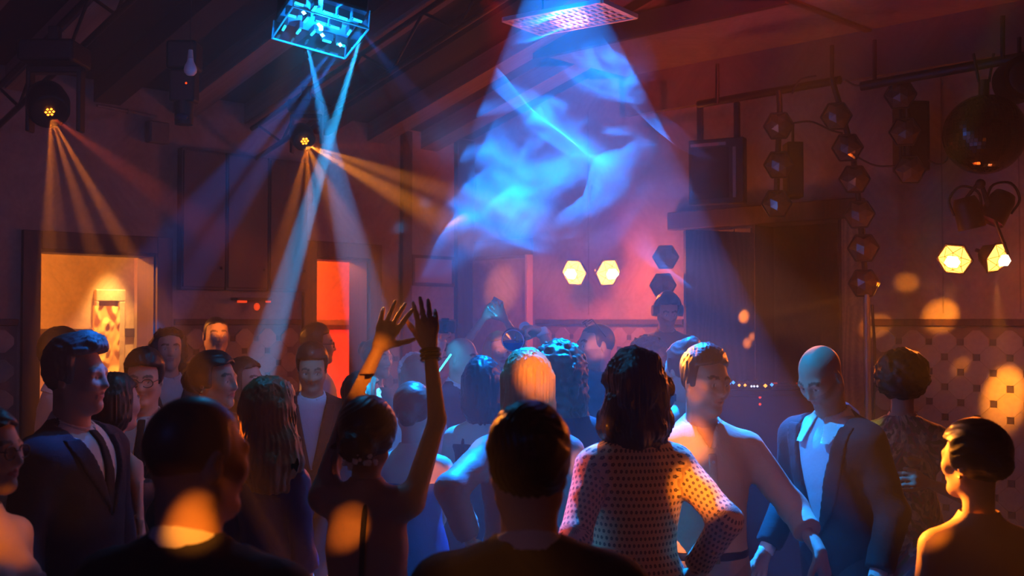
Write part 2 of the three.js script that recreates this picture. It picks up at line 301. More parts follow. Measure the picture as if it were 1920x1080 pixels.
{ // amber head in the middle of the left wall
  const p = at(571, 264, 7.4);
  movingHead(p, at(650, 400, 6.8), 'black moving head with a bright fan of amber beams left of the blue cone', AMBER, [[at(500, 600, 5.6), 3.2, 639, ORANGE], [at(590, 640, 5.2), 2.6, 930, ORANGE], [at(712, 565, 3.65), 1.7, 1222], [at(900, 452, 5.5), 2.8, 2329], [at(935, 394, 6.1), 3.2, 1300], [onPlane(945, 545, 'z', 0).applyMatrix4(roomAxes), 4.5, 70], [at(940, 285, 6.2), 3.0, 120, lin(1, 0.1, 0.03)]], 12, 0.72);
}
{ // unlit head with a red pilot light
  const p = at(345, 212, 6.6), t = thing('moving_head_light', 'unlit black moving head with a red pilot light below the hanging bulb', 'stage light', p);
  part(t, 'lamp_head', new THREE.CylinderGeometry(0.06, 0.052, 0.14, 20), blackMetal); part(t, 'lens', new THREE.SphereGeometry(0.04, 16, 10).scale(1, 0.6, 0.6).translate(0, -0.03, 0.045), phys(lin(0.02, 0.03, 0.08), 0.1)); part(t, 'yoke', bx(-0.075, 0.075, 0.06, 0.25, -0.06, 0.06, 0.015), blackMetal); part(t, 'base', bx(-0.09, 0.09, 0.25, 0.42, -0.08, 0.08, 0.02), blackMetal); part(t, 'pilot_light', new THREE.OctahedronGeometry(0.007, 0).translate(0.03, 0.165, 0.065), glow(lin(1, 0.05, 0), 4));
}
{ // bare bulb on its cord
  const p = at(357, 127, 6.2), t = thing('hanging_bulb', 'unlit white bulb hanging on a cord from the dark roof', 'bulb', p), top = 0.75;
  part(t, 'bulb', new THREE.LatheGeometry([[0, -0.045], [0.02, -0.042], [0.033, -0.028], [0.036, -0.01], [0.03, 0.012], [0.019, 0.034], [0.016, 0.05]].map(([r, y]) => new THREE.Vector2(r, y)), 20), phys(lin(0.7, 0.72, 0.8), 0.35));
  part(t, 'socket', cyl(V(0, 0.05, 0), V(0, 0.1, 0), 0.017, 0.012, 16), mat(lin(0.5, 0.5, 0.52), 0.5)); part(t, 'cord', cyl(V(0, 0.1, 0), V(0, top, 0), 0.003, 0.003, 6), blackPaint);
}
{ // clear box full of blue light emitting diodes
  const near = at(566, 19, 4.36), left = at(494, 66, 4.53), right = at(710, 62, 4.5), far = at(628, 103, 4.68), mid = near.clone().add(far).add(left).add(right).multiplyScalar(0.25);
  const ux = far.clone().sub(left).add(right.clone().sub(near)).multiplyScalar(0.5), L = ux.length(), uz0 = near.clone().sub(left).add(right.clone().sub(far)).multiplyScalar(0.5); ux.normalize(); const uz = uz0.clone().addScaledVector(ux, -uz0.dot(ux)), W = uz0.length(); uz.normalize(); const uy = new THREE.Vector3().crossVectors(uz, ux);
  const t = thing('led_spider_light', 'clear acrylic box light full of cyan diodes hanging from the roof', 'stage light', mid); if (uy.y < 0) { uz.negate(); uy.negate(); }
  t.quaternion.setFromRotationMatrix(new THREE.Matrix4().makeBasis(ux, uy, uz));
  const x = L / 2, z = W / 2, h = 0.085, clear = phys(lin(0.75, 0.92, 1), 0.06, { transmission: 1, thickness: 0, ior: 1.45 });
  part(t, 'acrylic_pane', bx(-x, x, 0, 0.004, -z, z), clear); for (const k of [-1, 1]) { part(t, 'acrylic_pane', bx(k * x - 0.002, k * x + 0.002, 0.004, h, -z, z), clear); part(t, 'acrylic_pane', bx(-x, x, 0.004, h, k * z - 0.002, k * z + 0.002), clear); }
  const edge = mat(lin(0.1, 0.5, 0.8), 0.3, { emissive: CYAN, emissiveIntensity: 0.35 });
  for (const k of [-1, 1]) { part(t, 'light_edge', bx(-x, x, -0.002, 0.003, k * z - 0.003, k * z + 0.003), edge); part(t, 'light_edge', bx(k * x - 0.003, k * x + 0.003, -0.002, 0.003, -z, z), edge); for (const m of [-1, 1]) part(t, 'light_edge', bx(k * x - 0.002, k * x + 0.002, 0, h, m * z - 0.002, m * z + 0.002), edge); }
  part(t, 'housing', bx(-x * 0.97, x * 0.97, h, h + 0.13, -z * 0.97, z * 0.97, 0.01), blackMetal); part(t, 'reflector', bx(-x * 0.95, x * 0.95, h - 0.006, h - 0.001, -z * 0.95, z * 0.95), mat(lin(0.2, 0.45, 0.6), 0.35, { metalness: 0.6 })); part(t, 'hanger', [cyl(V(0, h + 0.13, 0), V(0, h + 0.9, 0), 0.015), cyl(V(-0.12, h + 0.2, 0), V(0.12, h + 0.2, 0), 0.012)], blackMetal);
  part(t, 'pilot_light', new THREE.OctahedronGeometry(0.008, 0).translate(0.02, h + 0.07, -z * 0.98), glow(lin(1, 0.02, 0.02), 3));
  const r = rng(4), led = glow(lin(0.02, 0.62, 1), 9), dot = glow(lin(0.3, 0.85, 1), 14);
  for (let i = 0; i < 5; i++) for (let j = 0; j < 3; j++) { const bxp = -x * 0.78 + i * x * 0.39, bz = -z * 0.7 + j * z * 0.7, a = Math.floor(r() * 2) * Math.PI / 2 + (r() - 0.5) * 0.2, m = part(t, 'diode_light', bx(-0.018, 0.018, 0, 0.006, -0.004, 0.004), led); m.position.set(bxp, 0.03 + 0.02 * r(), bz); m.rotation.y = a; part(m, 'diode_holder', bx(-0.026, 0.026, 0.006, 0.04, -0.009, 0.009, 0.003), steel); }
  for (const [u, v] of [[0.72, -0.55], [-0.1, 0.2], [0.15, -0.3], [-0.62, 0.6]]) part(t, 'lens_light', new THREE.OctahedronGeometry(0.011, 0).translate(u * x, 0.022, v * z), dot);
  bulbLight('spider_light', mid.clone().add(V(0, -0.03, 0)), CYAN, 2.2, 0.4);
  const s1 = at(577, 88, 4.5), s2 = at(679, 60, 4.46);
  spot('beam_light', s2, at(425, 900, 7.7), 2.3, CYAN, 3200, 0.25, 0.3); spot('beam_light', s2, at(452, 880, 7.7), 1.0, CYAN, 2800, 0.25, 0.3);
  spot('beam_light', s1, at(735, 800, 5.6), 5.0, lin(0.01, 0.36, 1), 800, 0.2, 0.3);
  spot('beam_light', at(620, 98, 4.6), at(250, 540, 6.8), 3.5, BLUE, 420, 0.4, 0.3); spot('beam_light', at(640, 90, 4.6), at(330, 560, 7.4), 2.5, BLUE, 520, 0.4, 0.3);
  spot('beam_light', s2, at(900, 330, 3.8), 5, BLUE, 40, 0.4, 0.3);
}
// ---- faceted hexagonal lamps
const lensDark = phys(lin(0.12, 0.08, 0.06), 0.12, { clearcoat: 1, clearcoatRoughness: 0.05, metalness: 0.3 }), lensLit = glow(lin(1, 0.42, 0.06), 8), lensCore = glow(lin(1, 0.72, 0.34), 40);
function hexLamp(p, dir, label, group, lit, size = 0.095) {
  const t = thing('hexagonal_lamp', label, 'lamp', p, 0, group); t.quaternion.copy(turnTo(V(0, 0, 0), dir));
  const hex = (r, z) => Array.from({ length: 6 }, (_, i) => V(Math.cos(i * Math.PI / 3) * r, Math.sin(i * Math.PI / 3) * r, z)), S = size;
  part(t, 'housing', new THREE.CylinderGeometry(S * 1.02, S * 0.55, S * 0.9, 6, 1).rotateX(Math.PI / 2).rotateZ(Math.PI / 6 * 0 + Math.PI / 2).translate(0, 0, -S * 0.45).toNonIndexed(), blackMetal);
  const rim = []; const h0 = hex(S * 1.04, 0.0); for (let i = 0; i < 6; i++) rim.push(cyl(h0[i], h0[(i + 1) % 6], S * 0.06, S * 0.06, 6)); part(t, 'rim', rim, blackMetal);
  // each facet of the crystal front is a pane of its own
  const a = hex(S * 0.97, 0.004), b = hex(S * 0.55, S * 0.42).map((v) => v.applyAxisAngle(V(0, 0, 1), Math.PI / 6)), c = V(0, 0, S * 0.6), m = lit ? lensLit : lensDark;
  const tri = (x, y, z) => { const g = new THREE.BufferGeometry(); const n = V(0, 0, 0).crossVectors(y.clone().sub(x), z.clone().sub(x)).normalize(), q = [x, y, z].map((v) => v.clone().addScaledVector(n, -0.004)); const P = [x, y, z, q[2], q[1], q[0], x, q[0], y, y, q[0], q[1], y, q[1], z, z, q[1], q[2], z, q[2], x, x, q[2], q[0]]; g.setAttribute('position', new THREE.BufferAttribute(new Float32Array(P.flatMap((v) => v.toArray())), 3)); g.setAttribute('uv', new THREE.BufferAttribute(new Float32Array(P.length * 2), 2)); g.computeVertexNormals(); return g; };
  for (let i = 0; i < 6; i++) { const j = (i + 1) % 6; part(t, lit ? 'lit_facet' : 'facet', tri(a[i], a[j], b[i]), m); part(t, lit ? 'lit_facet' : 'facet', tri(a[j], b[j], b[i]), m); part(t, lit ? 'lit_facet' : 'facet', tri(b[i], b[j], c), m); }
  if (lit) { part(t, 'lamp_core', new THREE.IcosahedronGeometry(S * 0.5, 0).scale(1, 0.8, 0.8).translate(0, 0, S * 0.5), lensCore); const lead = []; for (let i = 0; i < 6; i++) { lead.push(cyl(a[i], b[i], 0.002, 0.002, 5), cyl(b[i], a[(i + 1) % 6], 0.002, 0.002, 5), cyl(b[i], c, 0.002, 0.002, 5), cyl(b[i], b[(i + 1) % 6], 0.002, 0.002, 5)); } part(t, 'lead_came', lead, gold2); }
  part(t, 'bracket', cyl(V(0, 0, -S * 0.9), V(0, 0, -S * 1.4), 0.012, 0.012, 8), blackMetal);
  return t;
}
const gold2 = mat(lin(0.3, 0.14, 0.04), 0.4, { metalness: 1 });
const hexUnlit = [[1460, 236, 7.4, 'topmost of the left string of three, with a blue reflection'], [1460, 309, 7.4, 'middle one of the left string of three, with a blue reflection'], [1456, 382, 7.4, 'lowest of the left string of three'], [1568, 218, 7.25, 'topmost of the long hanging chain'], [1589, 277, 7.25, 'second from the top of the long hanging chain'], [1602, 336, 7.25, 'third from the top of the long hanging chain'], [1611, 402, 7.25, 'fourth from the top of the long hanging chain'], [1619, 465, 7.25, 'fifth from the top of the long hanging chain, above the pole'], [1620, 531, 7.25, 'lowest of the long hanging chain, on the pole'], [1688, 178, 7.1, 'topmost of the string left of the mirror ball'], [1697, 247, 7.1, 'middle one of the string left of the mirror ball'], [1706, 318, 7.1, 'lowest of the string left of the mirror ball'], [1243, 535, 8.4, 'right behind the disc jockey'], [1248, 482, 8.5, 'dim one above the disc jockey'], [1145, 404, 8.9, 'in the blue smoke left of the disc jockey']];
hexUnlit.pop();
hexUnlit.forEach(([x, y, d, w], i) => { const p = at(x, y, d); hexLamp(p, V(-p.x * 0.6 + (i % 3 - 1) * 0.5, 1.2 - p.y * 0.3, 5.5), 'unlit faceted hexagonal lamp, ' + w, 'unlit hexagonal lamps', false); });
const litAt = [[1077, 511, 9.35, [-0.8, -0.35, 1.2], 'lit amber hexagonal lamp on the red wall, left of the pair'], [1140, 511, 9.0, [0.7, -0.35, 1.2], 'lit amber hexagonal lamp on the red wall, right of the pair'], [1790, 486, 6.75, [-0.75, -0.5, 1.0], 'brightest lit amber hexagonal lamp under the mirror ball'], [1868, 483, 6.7, [0.75, -0.5, 1.0], 'lit amber hexagonal lamp at the right edge under the mirror ball']];
for (const [x, y, d, dir, label] of litAt) {
  const p = at(x, y, d), n = V(...dir).normalize(); hexLamp(p, n, label, null, true, x < 1500 ? 0.115 : 0.1);
  const f = p.clone().addScaledVector(n, 0.085);
  bulbLight('amber_lamp', f, lin(1, 0.11, 0.01), x < 1500 ? 5 : 1.2, 3);
  spot('amber_lamp_beam', f, f.clone().add(n), 62, lin(1, 0.16, 0.012), x < 1500 ? 12 : 15, 0.7, 3);
}
// slivers of light that the two lamps under the mirror ball throw on the wall beside them
{
  const a = at(1790, 528, 6.7), b = at(1868, 528, 6.65), wall = (px, py) => onPlane(px, py, 'z', 0).applyMatrix4(roomAxes);
  for (const [f, px, py, deg, cd] of [[a, 1765, 592, 9, 24], [a, 1640, 612, 5, 22], [a, 1700, 530, 5, 12], [b, 1885, 745, 10, 60], [b, 1800, 690, 4, 9], [b, 1850, 870, 5, 14], [a, 1318, 605, 1.8, 320], [a, 1322, 545, 1.1, 260], [a, 1345, 660, 1.4, 170], [a, 1378, 640, 1.1, 140]]) spot('lamp_sliver', f, wall(px, py), deg, AMBER, cd, 0.7, 0.6);
}
spot('lamp_beam', at(1108, 478, 8.8), at(1068, 38, 6.6), 3.0, lin(1, 0.22, 0.12), 90, 0.6, 1);
// ---- lamps in the side rooms, unseen wash lamps added as fill, and the amber fan behind the camera
function ceilingBulb(b, y, a, label, color, cd, k) { const p = room(b, y, a), t = thing('ceiling_bulb', label, 'bulb', p); part(t, 'light_bulb', new THREE.IcosahedronGeometry(0.05, 1), glow(color, k)); part(t, 'socket', cyl(V(0, 0.04, 0), V(0, 0.1, 0), 0.02), blackPaint); part(t, 'cord', cyl(V(0, 0.1, 0), V(0, 3 - y, 0), 0.003, 0.003, 6), blackPaint); bulbLight('bulb_light', p, color, cd, 2.5); }
ceilingBulb(-1.5, 2.75, 4.9, 'amber bulb under the ceiling of the first side room', lin(1, 0.27, 0.03), 62, 6);
ceilingBulb(-1.0, 2.7, 1.5, 'orange bulb under the ceiling of the second side room', ORANGE, 16, 6);
{ const pc = onPlane(205, 470, 'x', -2.4), p = room(-2.12, 2.85, pc.z), q = room(-2.4, 1.2, pc.z), t = thing('wall_washer', 'small downlight over the leaning relief panel', 'lamp', p); part(t, 'can', cyl(V(0, -0.05, 0), V(0, 0.06, 0), 0.04, 0.04, 18), blackMetal); part(t, 'lens_light', new THREE.CircleGeometry(0.032, 12).rotateX(Math.PI / 2).translate(0, -0.052, 0), glow(WARM, 6)); spot('washer_light', p.clone().add(V(0, -0.06, 0)), q, 24, lin(1, 0.45, 0.1), 55, 0.9, 2); }
{ const p = room(-0.9, 0.25, 0.7), t = thing('floor_uplight', 'small red uplight on the floor of the second side room', 'lamp', p); part(t, 'can', cyl(V(0, -0.24, 0), V(0, 0.0, 0), 0.07, 0.06, 18), blackMetal); part(t, 'lens_light', new THREE.CircleGeometry(0.05, 12).rotateX(-Math.PI / 2).translate(0, 0.003, 0), glow(RED, 6)); spot('uplight', p.clone().add(V(0, 0.02, 0)), room(-1.5, 1.6, 0.75), 42, RED, 110, 0.8, 2); }
function fillWashLamp(p, aim, label, color, deg, cd, soft = 0.8) { const t = thing('fill_wash_light', label, 'stage light', p); t.quaternion.copy(turnTo(p, aim)); part(t, 'can', new THREE.LatheGeometry([[0, -0.16], [0.07, -0.15], [0.085, -0.08], [0.085, 0.02], [0.078, 0.02], [0.07, -0.01], [0, -0.012]].map(([r, z]) => new THREE.Vector2(r, z)), 24).rotateX(PI2 / 4), blackMetal); part(t, 'lens_light', new THREE.CircleGeometry(0.068, 12).translate(0, 0, -0.005), glow(color, 3)); part(t, 'yoke', tube([V(-0.09, 0, -0.06), V(-0.1, 0.12, -0.06), V(0, 0.16, -0.06), V(0.1, 0.12, -0.06), V(0.09, 0, -0.06)], 0.008, 20, 6), blackMetal); spot('wash', ahead(p, aim, 0.03), aim, deg, color, cd, soft, 3); }  // fixture placed out of view to fill walls and crowd with colour
const PI2 = Math.PI * 2;
fillWashLamp(at(900, -75, 6.4), at(1110, 540, 9.4), 'unseen red wash lamp under the roof in front of the amber pair', RED, 14, 60);
fillWashLamp(V(2.6, 3.3, -3.4), at(1330, 60, 7.2), 'unseen red wash lamp aimed up at the lowered ceiling panel', lin(1, 0.06, 0.05), 12, 170);
fillWashLamp(V(-2.6, 3.4, -1.2), room(0, 2.3, 2.6), 'added violet wash lamp behind the camera aimed at the cupboards', lin(0.36, 0.16, 0.5), 22, 18);  // this and the next two are invented fill, unseen behind the camera
fillWashLamp(V(2.4, 3.4, 0.6), at(1200, 800, 4.2), 'added amber wash lamp behind the camera at the right', ORANGE, 30, 0.3);
fillWashLamp(V(-1.9, 3.5, 0.9), at(900, 900, 4.0), 'added blue wash lamp behind the camera at the left', BLUE, 32, 1.8);
// amber fan of small beams, behind the camera
{
  const p = V(0.45, 3.5, 0.3), aim = at(1000, 800, 3.5);
  movingHead(p, aim, 'black moving head with many small amber beams above the camera', AMBER, [
    [at(366, 978, 2.1), 1.15, 130], [at(1312, 930, 3.95), 1.6, 480], [at(1284, 820, 4.3), 1.5, 420], [at(1385, 900, 4.3), 4.5, 16], [at(1112, 812, 3.95), 0.8, 300], [at(1012, 700, 4.25), 1.35, 420], [at(878, 812, 4.25), 0.8, 240], [at(652, 985, 3.4), 1.0, 150], [at(806, 890, 4.8), 0.8, 240], [at(1120, 650, 6.4), 0.7, 380], [at(1306, 728, 4.3), 0.6, 200], [at(1633, 772, 5.1), 0.7, 330, lin(0.8, 0.75, 0.05)], [at(412, 615, 7.9), 0.4, 1300], [at(690, 690, 3.6), 1.6, 170], [at(20, 985, 3.05), 1.5, 110], [at(150, 940, 3.95), 1.8, 26], [at(940, 645, 7.6), 0.5, 420], [at(1738, 985, 3.25), 1.1, 160]], 12, 1);
}
// blue-white beam on the grey haired man and the dancers
spot('beam_light', at(500, 72, 4.5), at(165, 680, 4.0), 5.0, BLUE, 18, 0.6, 1);
spot('beam_light', at(700, 72, 4.5), at(930, 660, 6), 3, BLUE, 10, 0.6, 1);
spot('beam_light', at(1046, -140, 6.4), at(1580, 800, 4.65), 3.2, BLUE, 50, 0.6, 1);
spot('beam_light', at(600, 72, 4.5), at(590, 720, 6.3), 3.5, CYAN, 9, 0.6, 1);
spot('beam_light', at(600, 72, 4.5), at(845, 670, 7), 2.2, CYAN, 40, 0.6, 1);
spot('beam_light', at(600, 72, 4.5), at(925, 590, 7.5), 1.4, CYAN, 50, 0.6, 1);
// ---------------------------------------------------------------- drifting smoke: many small curled wisps hanging round the blue cone
{
  const f = (u, v, z) => { let s = 0, a = 0.5, k = 3; for (let o = 0; o < 4; o++) { s += a * tiled(k, u, v, z + o * 7); a *= 0.55; k *= 2.1; } return s; };
  const wispMaps = [0, 1].map((q) => noiseTexture(128, (u, v) => {
    const n = f(u, v, q * 11), r = Math.hypot((u - 0.5) * 2, (v - 0.5) * 2) + 0.45 * f(u, v, 50 + q * 9), edge = Math.max(0, Math.min(1, (0.9 - r) * 1.25));
    return edge * edge * (3 - 2 * edge) * Math.max(0, Math.min(1, 0.62 + 1.1 * n));
  }));
  const src = at(1040, -165, 6.5), axis = V(0.32, 0, -4.2).sub(src).normalize(), across = V(1, 0, 0).addScaledVector(axis, -axis.x).normalize(), third = new THREE.Vector3().crossVectors(axis, across), r = rng(77);
  const cloud = thing('smoke_cloud', 'swirling smoke hanging in the blue cone under the roof', 'smoke'); cloud.userData.kind = 'stuff';
  const g = new THREE.RingGeometry(0.002, 0.47, 16, 6), P = g.attributes.position;
  for (let k = 0; k < P.count; k++) P.setZ(k, 0.22 * P.getX(k) * P.getX(k) + 0.12 * noise.noise(P.getX(k) * 3, P.getY(k) * 3, 5));
  g.computeVertexNormals();
  for (let q = 0; q < 2; q++) {
    const n = 14, m = new THREE.InstancedMesh(g, new THREE.MeshLambertMaterial({ color: lin(0.9, 0.9, 0.9), transparent: true, opacity: 0.15, alphaMap: wispMaps[q], side: THREE.DoubleSide }), n), M = new THREE.Matrix4();
    for (let i = 0; i < n; i++) {
      const t = 0.6 + 1.75 * Math.sqrt(r()), R = t * 0.36, a = r() * Math.PI * 2, d = R * Math.sqrt(r());
      const c = src.clone().addScaledVector(axis, t).addScaledVector(across, Math.cos(a) * d * 1.15).addScaledVector(third, Math.sin(a) * d), s = 0.4 + 0.3 * r() * t;
      M.compose(c, new THREE.Quaternion().setFromEuler(new THREE.Euler((r() - 0.5) * 1.5 - 0.45, (r() - 0.5) * 1.5, r() * 6.3)), V(s * 1.4, s, s)); m.setMatrixAt(i, M);
    }
    m.name = 'smoke_wisp'; m.userData.kind = 'stuff'; m.castShadow = m.receiveShadow = true; cloud.add(m);
  }
}
// ---------------------------------------------------------------- figures: distance fields meshed with surface nets
function smin(a, b, k) { const h = Math.max(k - Math.abs(a - b), 0) / k; return Math.min(a, b) - h * h * k * 0.25; }
function smax(a, b, k) { return -smin(-a, -b, k); }
// primitives are arrays [kind, ...]; kind 0: tapered capsule, kind 1: ellipsoid (optionally turned)
function cap(a, b, ra, rb, k = 0.04) { return { t: 0, ax: a.x, ay: a.y, az: a.z, bx: b.x - a.x, by: b.y - a.y, bz: b.z - a.z, l: Math.max(1e-9, a.distanceToSquared(b)), ra, rb, k }; }
function ell(c, rx, ry, rz, k = 0.04, q = null) { return { t: 1, ax: c.x, ay: c.y, az: c.z, rx, ry, rz, k, m: q ? new THREE.Matrix4().makeRotationFromQuaternion(q.clone().invert()).elements : null }; }
function primDistance(s, x, y, z, grow) {
  let px = x - s.ax, py = y - s.ay, pz = z - s.az;
  if (s.t === 0) {
    let h = (px * s.bx + py * s.by + pz * s.bz) / s.l; h = h < 0 ? 0 : h > 1 ? 1 : h;
    px -= h * s.bx; py -= h * s.by; pz -= h * s.bz;
    return Math.sqrt(px * px + py * py + pz * pz) - (s.ra + (s.rb - s.ra) * h) - grow;
  }
  if (s.m) { const m = s.m, qx = m[0] * px + m[4] * py + m[8] * pz, qy = m[1] * px + m[5] * py + m[9] * pz, qz = m[2] * px + m[6] * py + m[10] * pz; px = qx; py = qy; pz = qz; }
  const rx = s.rx + grow, ry = s.ry + grow, rz = s.rz + grow;
  const a = px / rx, b = py / ry, c = pz / rz, k0 = Math.sqrt(a * a + b * b + c * c), d = a / rx, e = b / ry, f = c / rz, k1 = Math.sqrt(d * d + e * e + f * f);
  return k1 < 1e-9 ? -Math.min(rx, ry, rz) : k0 * (k0 - 1) / k1;
}
function blend(list, x, y, z, grow = 0) {
  let d = 1e3;
  for (let i = 0; i < list.length; i++) { const e = primDistance(list[i], x, y, z, grow); d = i ? smin(d, e, list[i].k) : e; }
  return d;
}
function boxOf(list, pad) {
  const lo = V(1e9, 1e9, 1e9), hi = V(-1e9, -1e9, -1e9);
  for (const s of list) {
    const r = s.t === 0 ? Math.max(s.ra, s.rb) : Math.max(s.rx, s.ry, s.rz);
    for (const [x, y, z] of s.t === 0 ? [[s.ax, s.ay, s.az], [s.ax + s.bx, s.ay + s.by, s.az + s.bz]] : [[s.ax, s.ay, s.az]]) {
      lo.min(V(x - r - pad, y - r - pad, z - r - pad)); hi.max(V(x + r + pad, y + r + pad, z + r + pad));
    }
  }
  return [lo, hi];
}
// surface nets over the cells near the surface only
function netMesh(f, lo, hi, cell, paint, uvOf) {
  const nx = Math.max(2, Math.ceil((hi.x - lo.x) / cell)), ny = Math.max(2, Math.ceil((hi.y - lo.y) / cell)), nz = Math.max(2, Math.ceil((hi.z - lo.z) / cell));
  const sx = nx + 1, sxy = sx * (ny + 1), val = new Float32Array(sxy * (nz + 1)).fill(9), B = 5, reach = cell * B * 0.5 * 1.7321 * 1.35 + cell;
  const index = new Int32Array(nx * ny * nz).fill(-1), pos = [], quads = [], cells = [];
  const corner = (i, j, k) => { const n = i + j * sx + k * sxy; if (val[n] === 9) val[n] = f(lo.x + i * cell, lo.y + j * cell, lo.z + k * cell) || 1e-7; return val[n]; };
  for (let K = 0; K < nz; K += B) for (let J = 0; J < ny; J += B) for (let I = 0; I < nx; I += B) {
    if (Math.abs(f(lo.x + (I + B / 2) * cell, lo.y + (J + B / 2) * cell, lo.z + (K + B / 2) * cell)) > reach) continue;
    for (let k = K; k < Math.min(nz, K + B); k++) for (let j = J; j < Math.min(ny, J + B); j++) for (let i = I; i < Math.min(nx, I + B); i++) {
      const c = [corner(i, j, k), corner(i + 1, j, k), corner(i, j + 1, k), corner(i + 1, j + 1, k), corner(i, j, k + 1), corner(i + 1, j, k + 1), corner(i, j + 1, k + 1), corner(i + 1, j + 1, k + 1)];
      let m = 0; for (let q = 0; q < 8; q++) if (c[q] < 0) m |= 1 << q;
      if (m === 0 || m === 255) continue;
      let x = 0, y = 0, z = 0, n = 0;
      for (let q = 0; q < 8; q++) for (let b = 1; b < 8; b <<= 1) if (!(q & b)) { const w = q | b; if ((c[q] < 0) !== (c[w] < 0)) { const t = c[q] / (c[q] - c[w]); x += (q & 1) + (b === 1 ? t : 0); y += ((q >> 1) & 1) + (b === 2 ? t : 0); z += (q >> 2) + (b === 4 ? t : 0); n++; } }
      index[i + j * nx + k * nx * ny] = pos.length / 3; cells.push(i, j, k);
      pos.push(lo.x + (i + x / n) * cell, lo.y + (j + y / n) * cell, lo.z + (k + z / n) * cell);
    }
  }
  const tri = [], id = (i, j, k) => (i < 0 || j < 0 || k < 0 ? -1 : index[i + j * nx + k * nx * ny]);
  for (let q = 0; q < cells.length; q += 3) {
    const i = cells[q], j = cells[q + 1], k = cells[q + 2], s = corner(i, j, k) < 0;
    const quad = (a, b, c, d, flip) => { if (a < 0 || b < 0 || c < 0 || d < 0) return; if (flip) tri.push(a, c, b, a, d, c); else tri.push(a, b, c, a, c, d); };
    if (s !== corner(i + 1, j, k) < 0) quad(id(i, j, k), id(i, j - 1, k), id(i, j - 1, k - 1), id(i, j, k - 1), !s);
    if (s !== corner(i, j + 1, k) < 0) quad(id(i, j, k), id(i, j, k - 1), id(i - 1, j, k - 1), id(i - 1, j, k), !s);
    if (s !== corner(i, j, k + 1) < 0) quad(id(i, j, k), id(i - 1, j, k), id(i - 1, j - 1, k), id(i, j - 1, k), !s);
  }
  const g = new THREE.BufferGeometry(), n = pos.length / 3;
  g.setAttribute('position', new THREE.BufferAttribute(new Float32Array(pos), 3));
  const uv = new Float32Array(n * 2);
  for (let i = 0; i < n; i++) { const [u, v] = uvOf ? uvOf(pos[i * 3], pos[i * 3 + 1], pos[i * 3 + 2]) : [Math.atan2(pos[i * 3], pos[i * 3 + 2]) * 0.16, pos[i * 3 + 1]]; uv[i * 2] = u; uv[i * 2 + 1] = v; }
  g.setAttribute('uv', new THREE.BufferAttribute(uv, 2));
  if (paint) {
    const col = new Float32Array(n * 3);
    for (let i = 0; i < n; i++) { const c = paint(pos[i * 3], pos[i * 3 + 1], pos[i * 3 + 2]); col[i * 3] = c[0]; col[i * 3 + 1] = c[1]; col[i * 3 + 2] = c[2]; }
    g.setAttribute('color', new THREE.BufferAttribute(col, 3));
  }
  g.setIndex(tri); g.computeVertexNormals();
  return g;
}
// ---------------------------------------------------------------- people
const skinTones = { fair: [0.62, 0.40, 0.30], tan: [0.50, 0.30, 0.21], olive: [0.42, 0.25, 0.17], brown: [0.20, 0.11, 0.07] };
const hairTones = { black: lin(0.012, 0.010, 0.009), dark: lin(0.03, 0.02, 0.014), stubble: lin(0.19, 0.115, 0.08), brown: lin(0.075, 0.042, 0.022), auburn: lin(0.13, 0.045, 0.02), blond: lin(0.52, 0.33, 0.13), honey: lin(0.34, 0.19, 0.075), grey: lin(0.2, 0.2, 0.21) };
const hairMats = {}, skinMat = phys(0xffffff, 0.6, { vertexColors: true, sheen: 0.15, sheenRoughness: 0.6, sheenColor: lin(0.5, 0.35, 0.3) });
const hairMat = (k) => (hairMats[k] ??= phys(hairTones[k], 0.42, { sheen: 0.4, sheenRoughness: 0.4, sheenColor: hairTones[k].clone().multiplyScalar(1.5) }));
const fabrics = {};
function fabric(key, color, rough = 0.85, more = {}) {
  return (fabrics[key] ??= (() => { const b = clothBump.clone(); b.repeat.set(6, 6); return phys(color, rough, { bumpMap: b, bumpScale: 0.0012, sheen: 0.25, sheenRoughness: 0.7, sheenColor: new THREE.Color(color).multiplyScalar(0.6), ...more }); })());
}
const navy = fabric('navy', lin(0.018, 0.022, 0.045)), blackWool = fabric('black', lin(0.013, 0.013, 0.015)), charcoal = fabric('charcoal', lin(0.03, 0.03, 0.034)), whiteCotton = fabric('white', lin(0.74, 0.73, 0.72)),
  paleBlue = fabric('paleblue', lin(0.5, 0.6, 0.74)), creamCotton = fabric('cream', lin(0.62, 0.48, 0.35)), beigeTwill = fabric('beige', lin(0.5, 0.4, 0.3)), mauveSilk = fabric('mauve', lin(0.34, 0.25, 0.25), 0.5), blueSilk = fabric('bluesilk', lin(0.03, 0.05, 0.17), 0.42),
  blackSilk = fabric('blacksilk', lin(0.015, 0.015, 0.02), 0.45), rose = fabric('rose', lin(0.42, 0.16, 0.14)), wine = fabric('wine', lin(0.12, 0.02, 0.03)), teal = fabric('teal', lin(0.05, 0.16, 0.2)), leather = mat(lin(0.012, 0.011, 0.01), 0.35), gold = mat(lin(0.7, 0.48, 0.18), 0.25, { metalness: 1 });

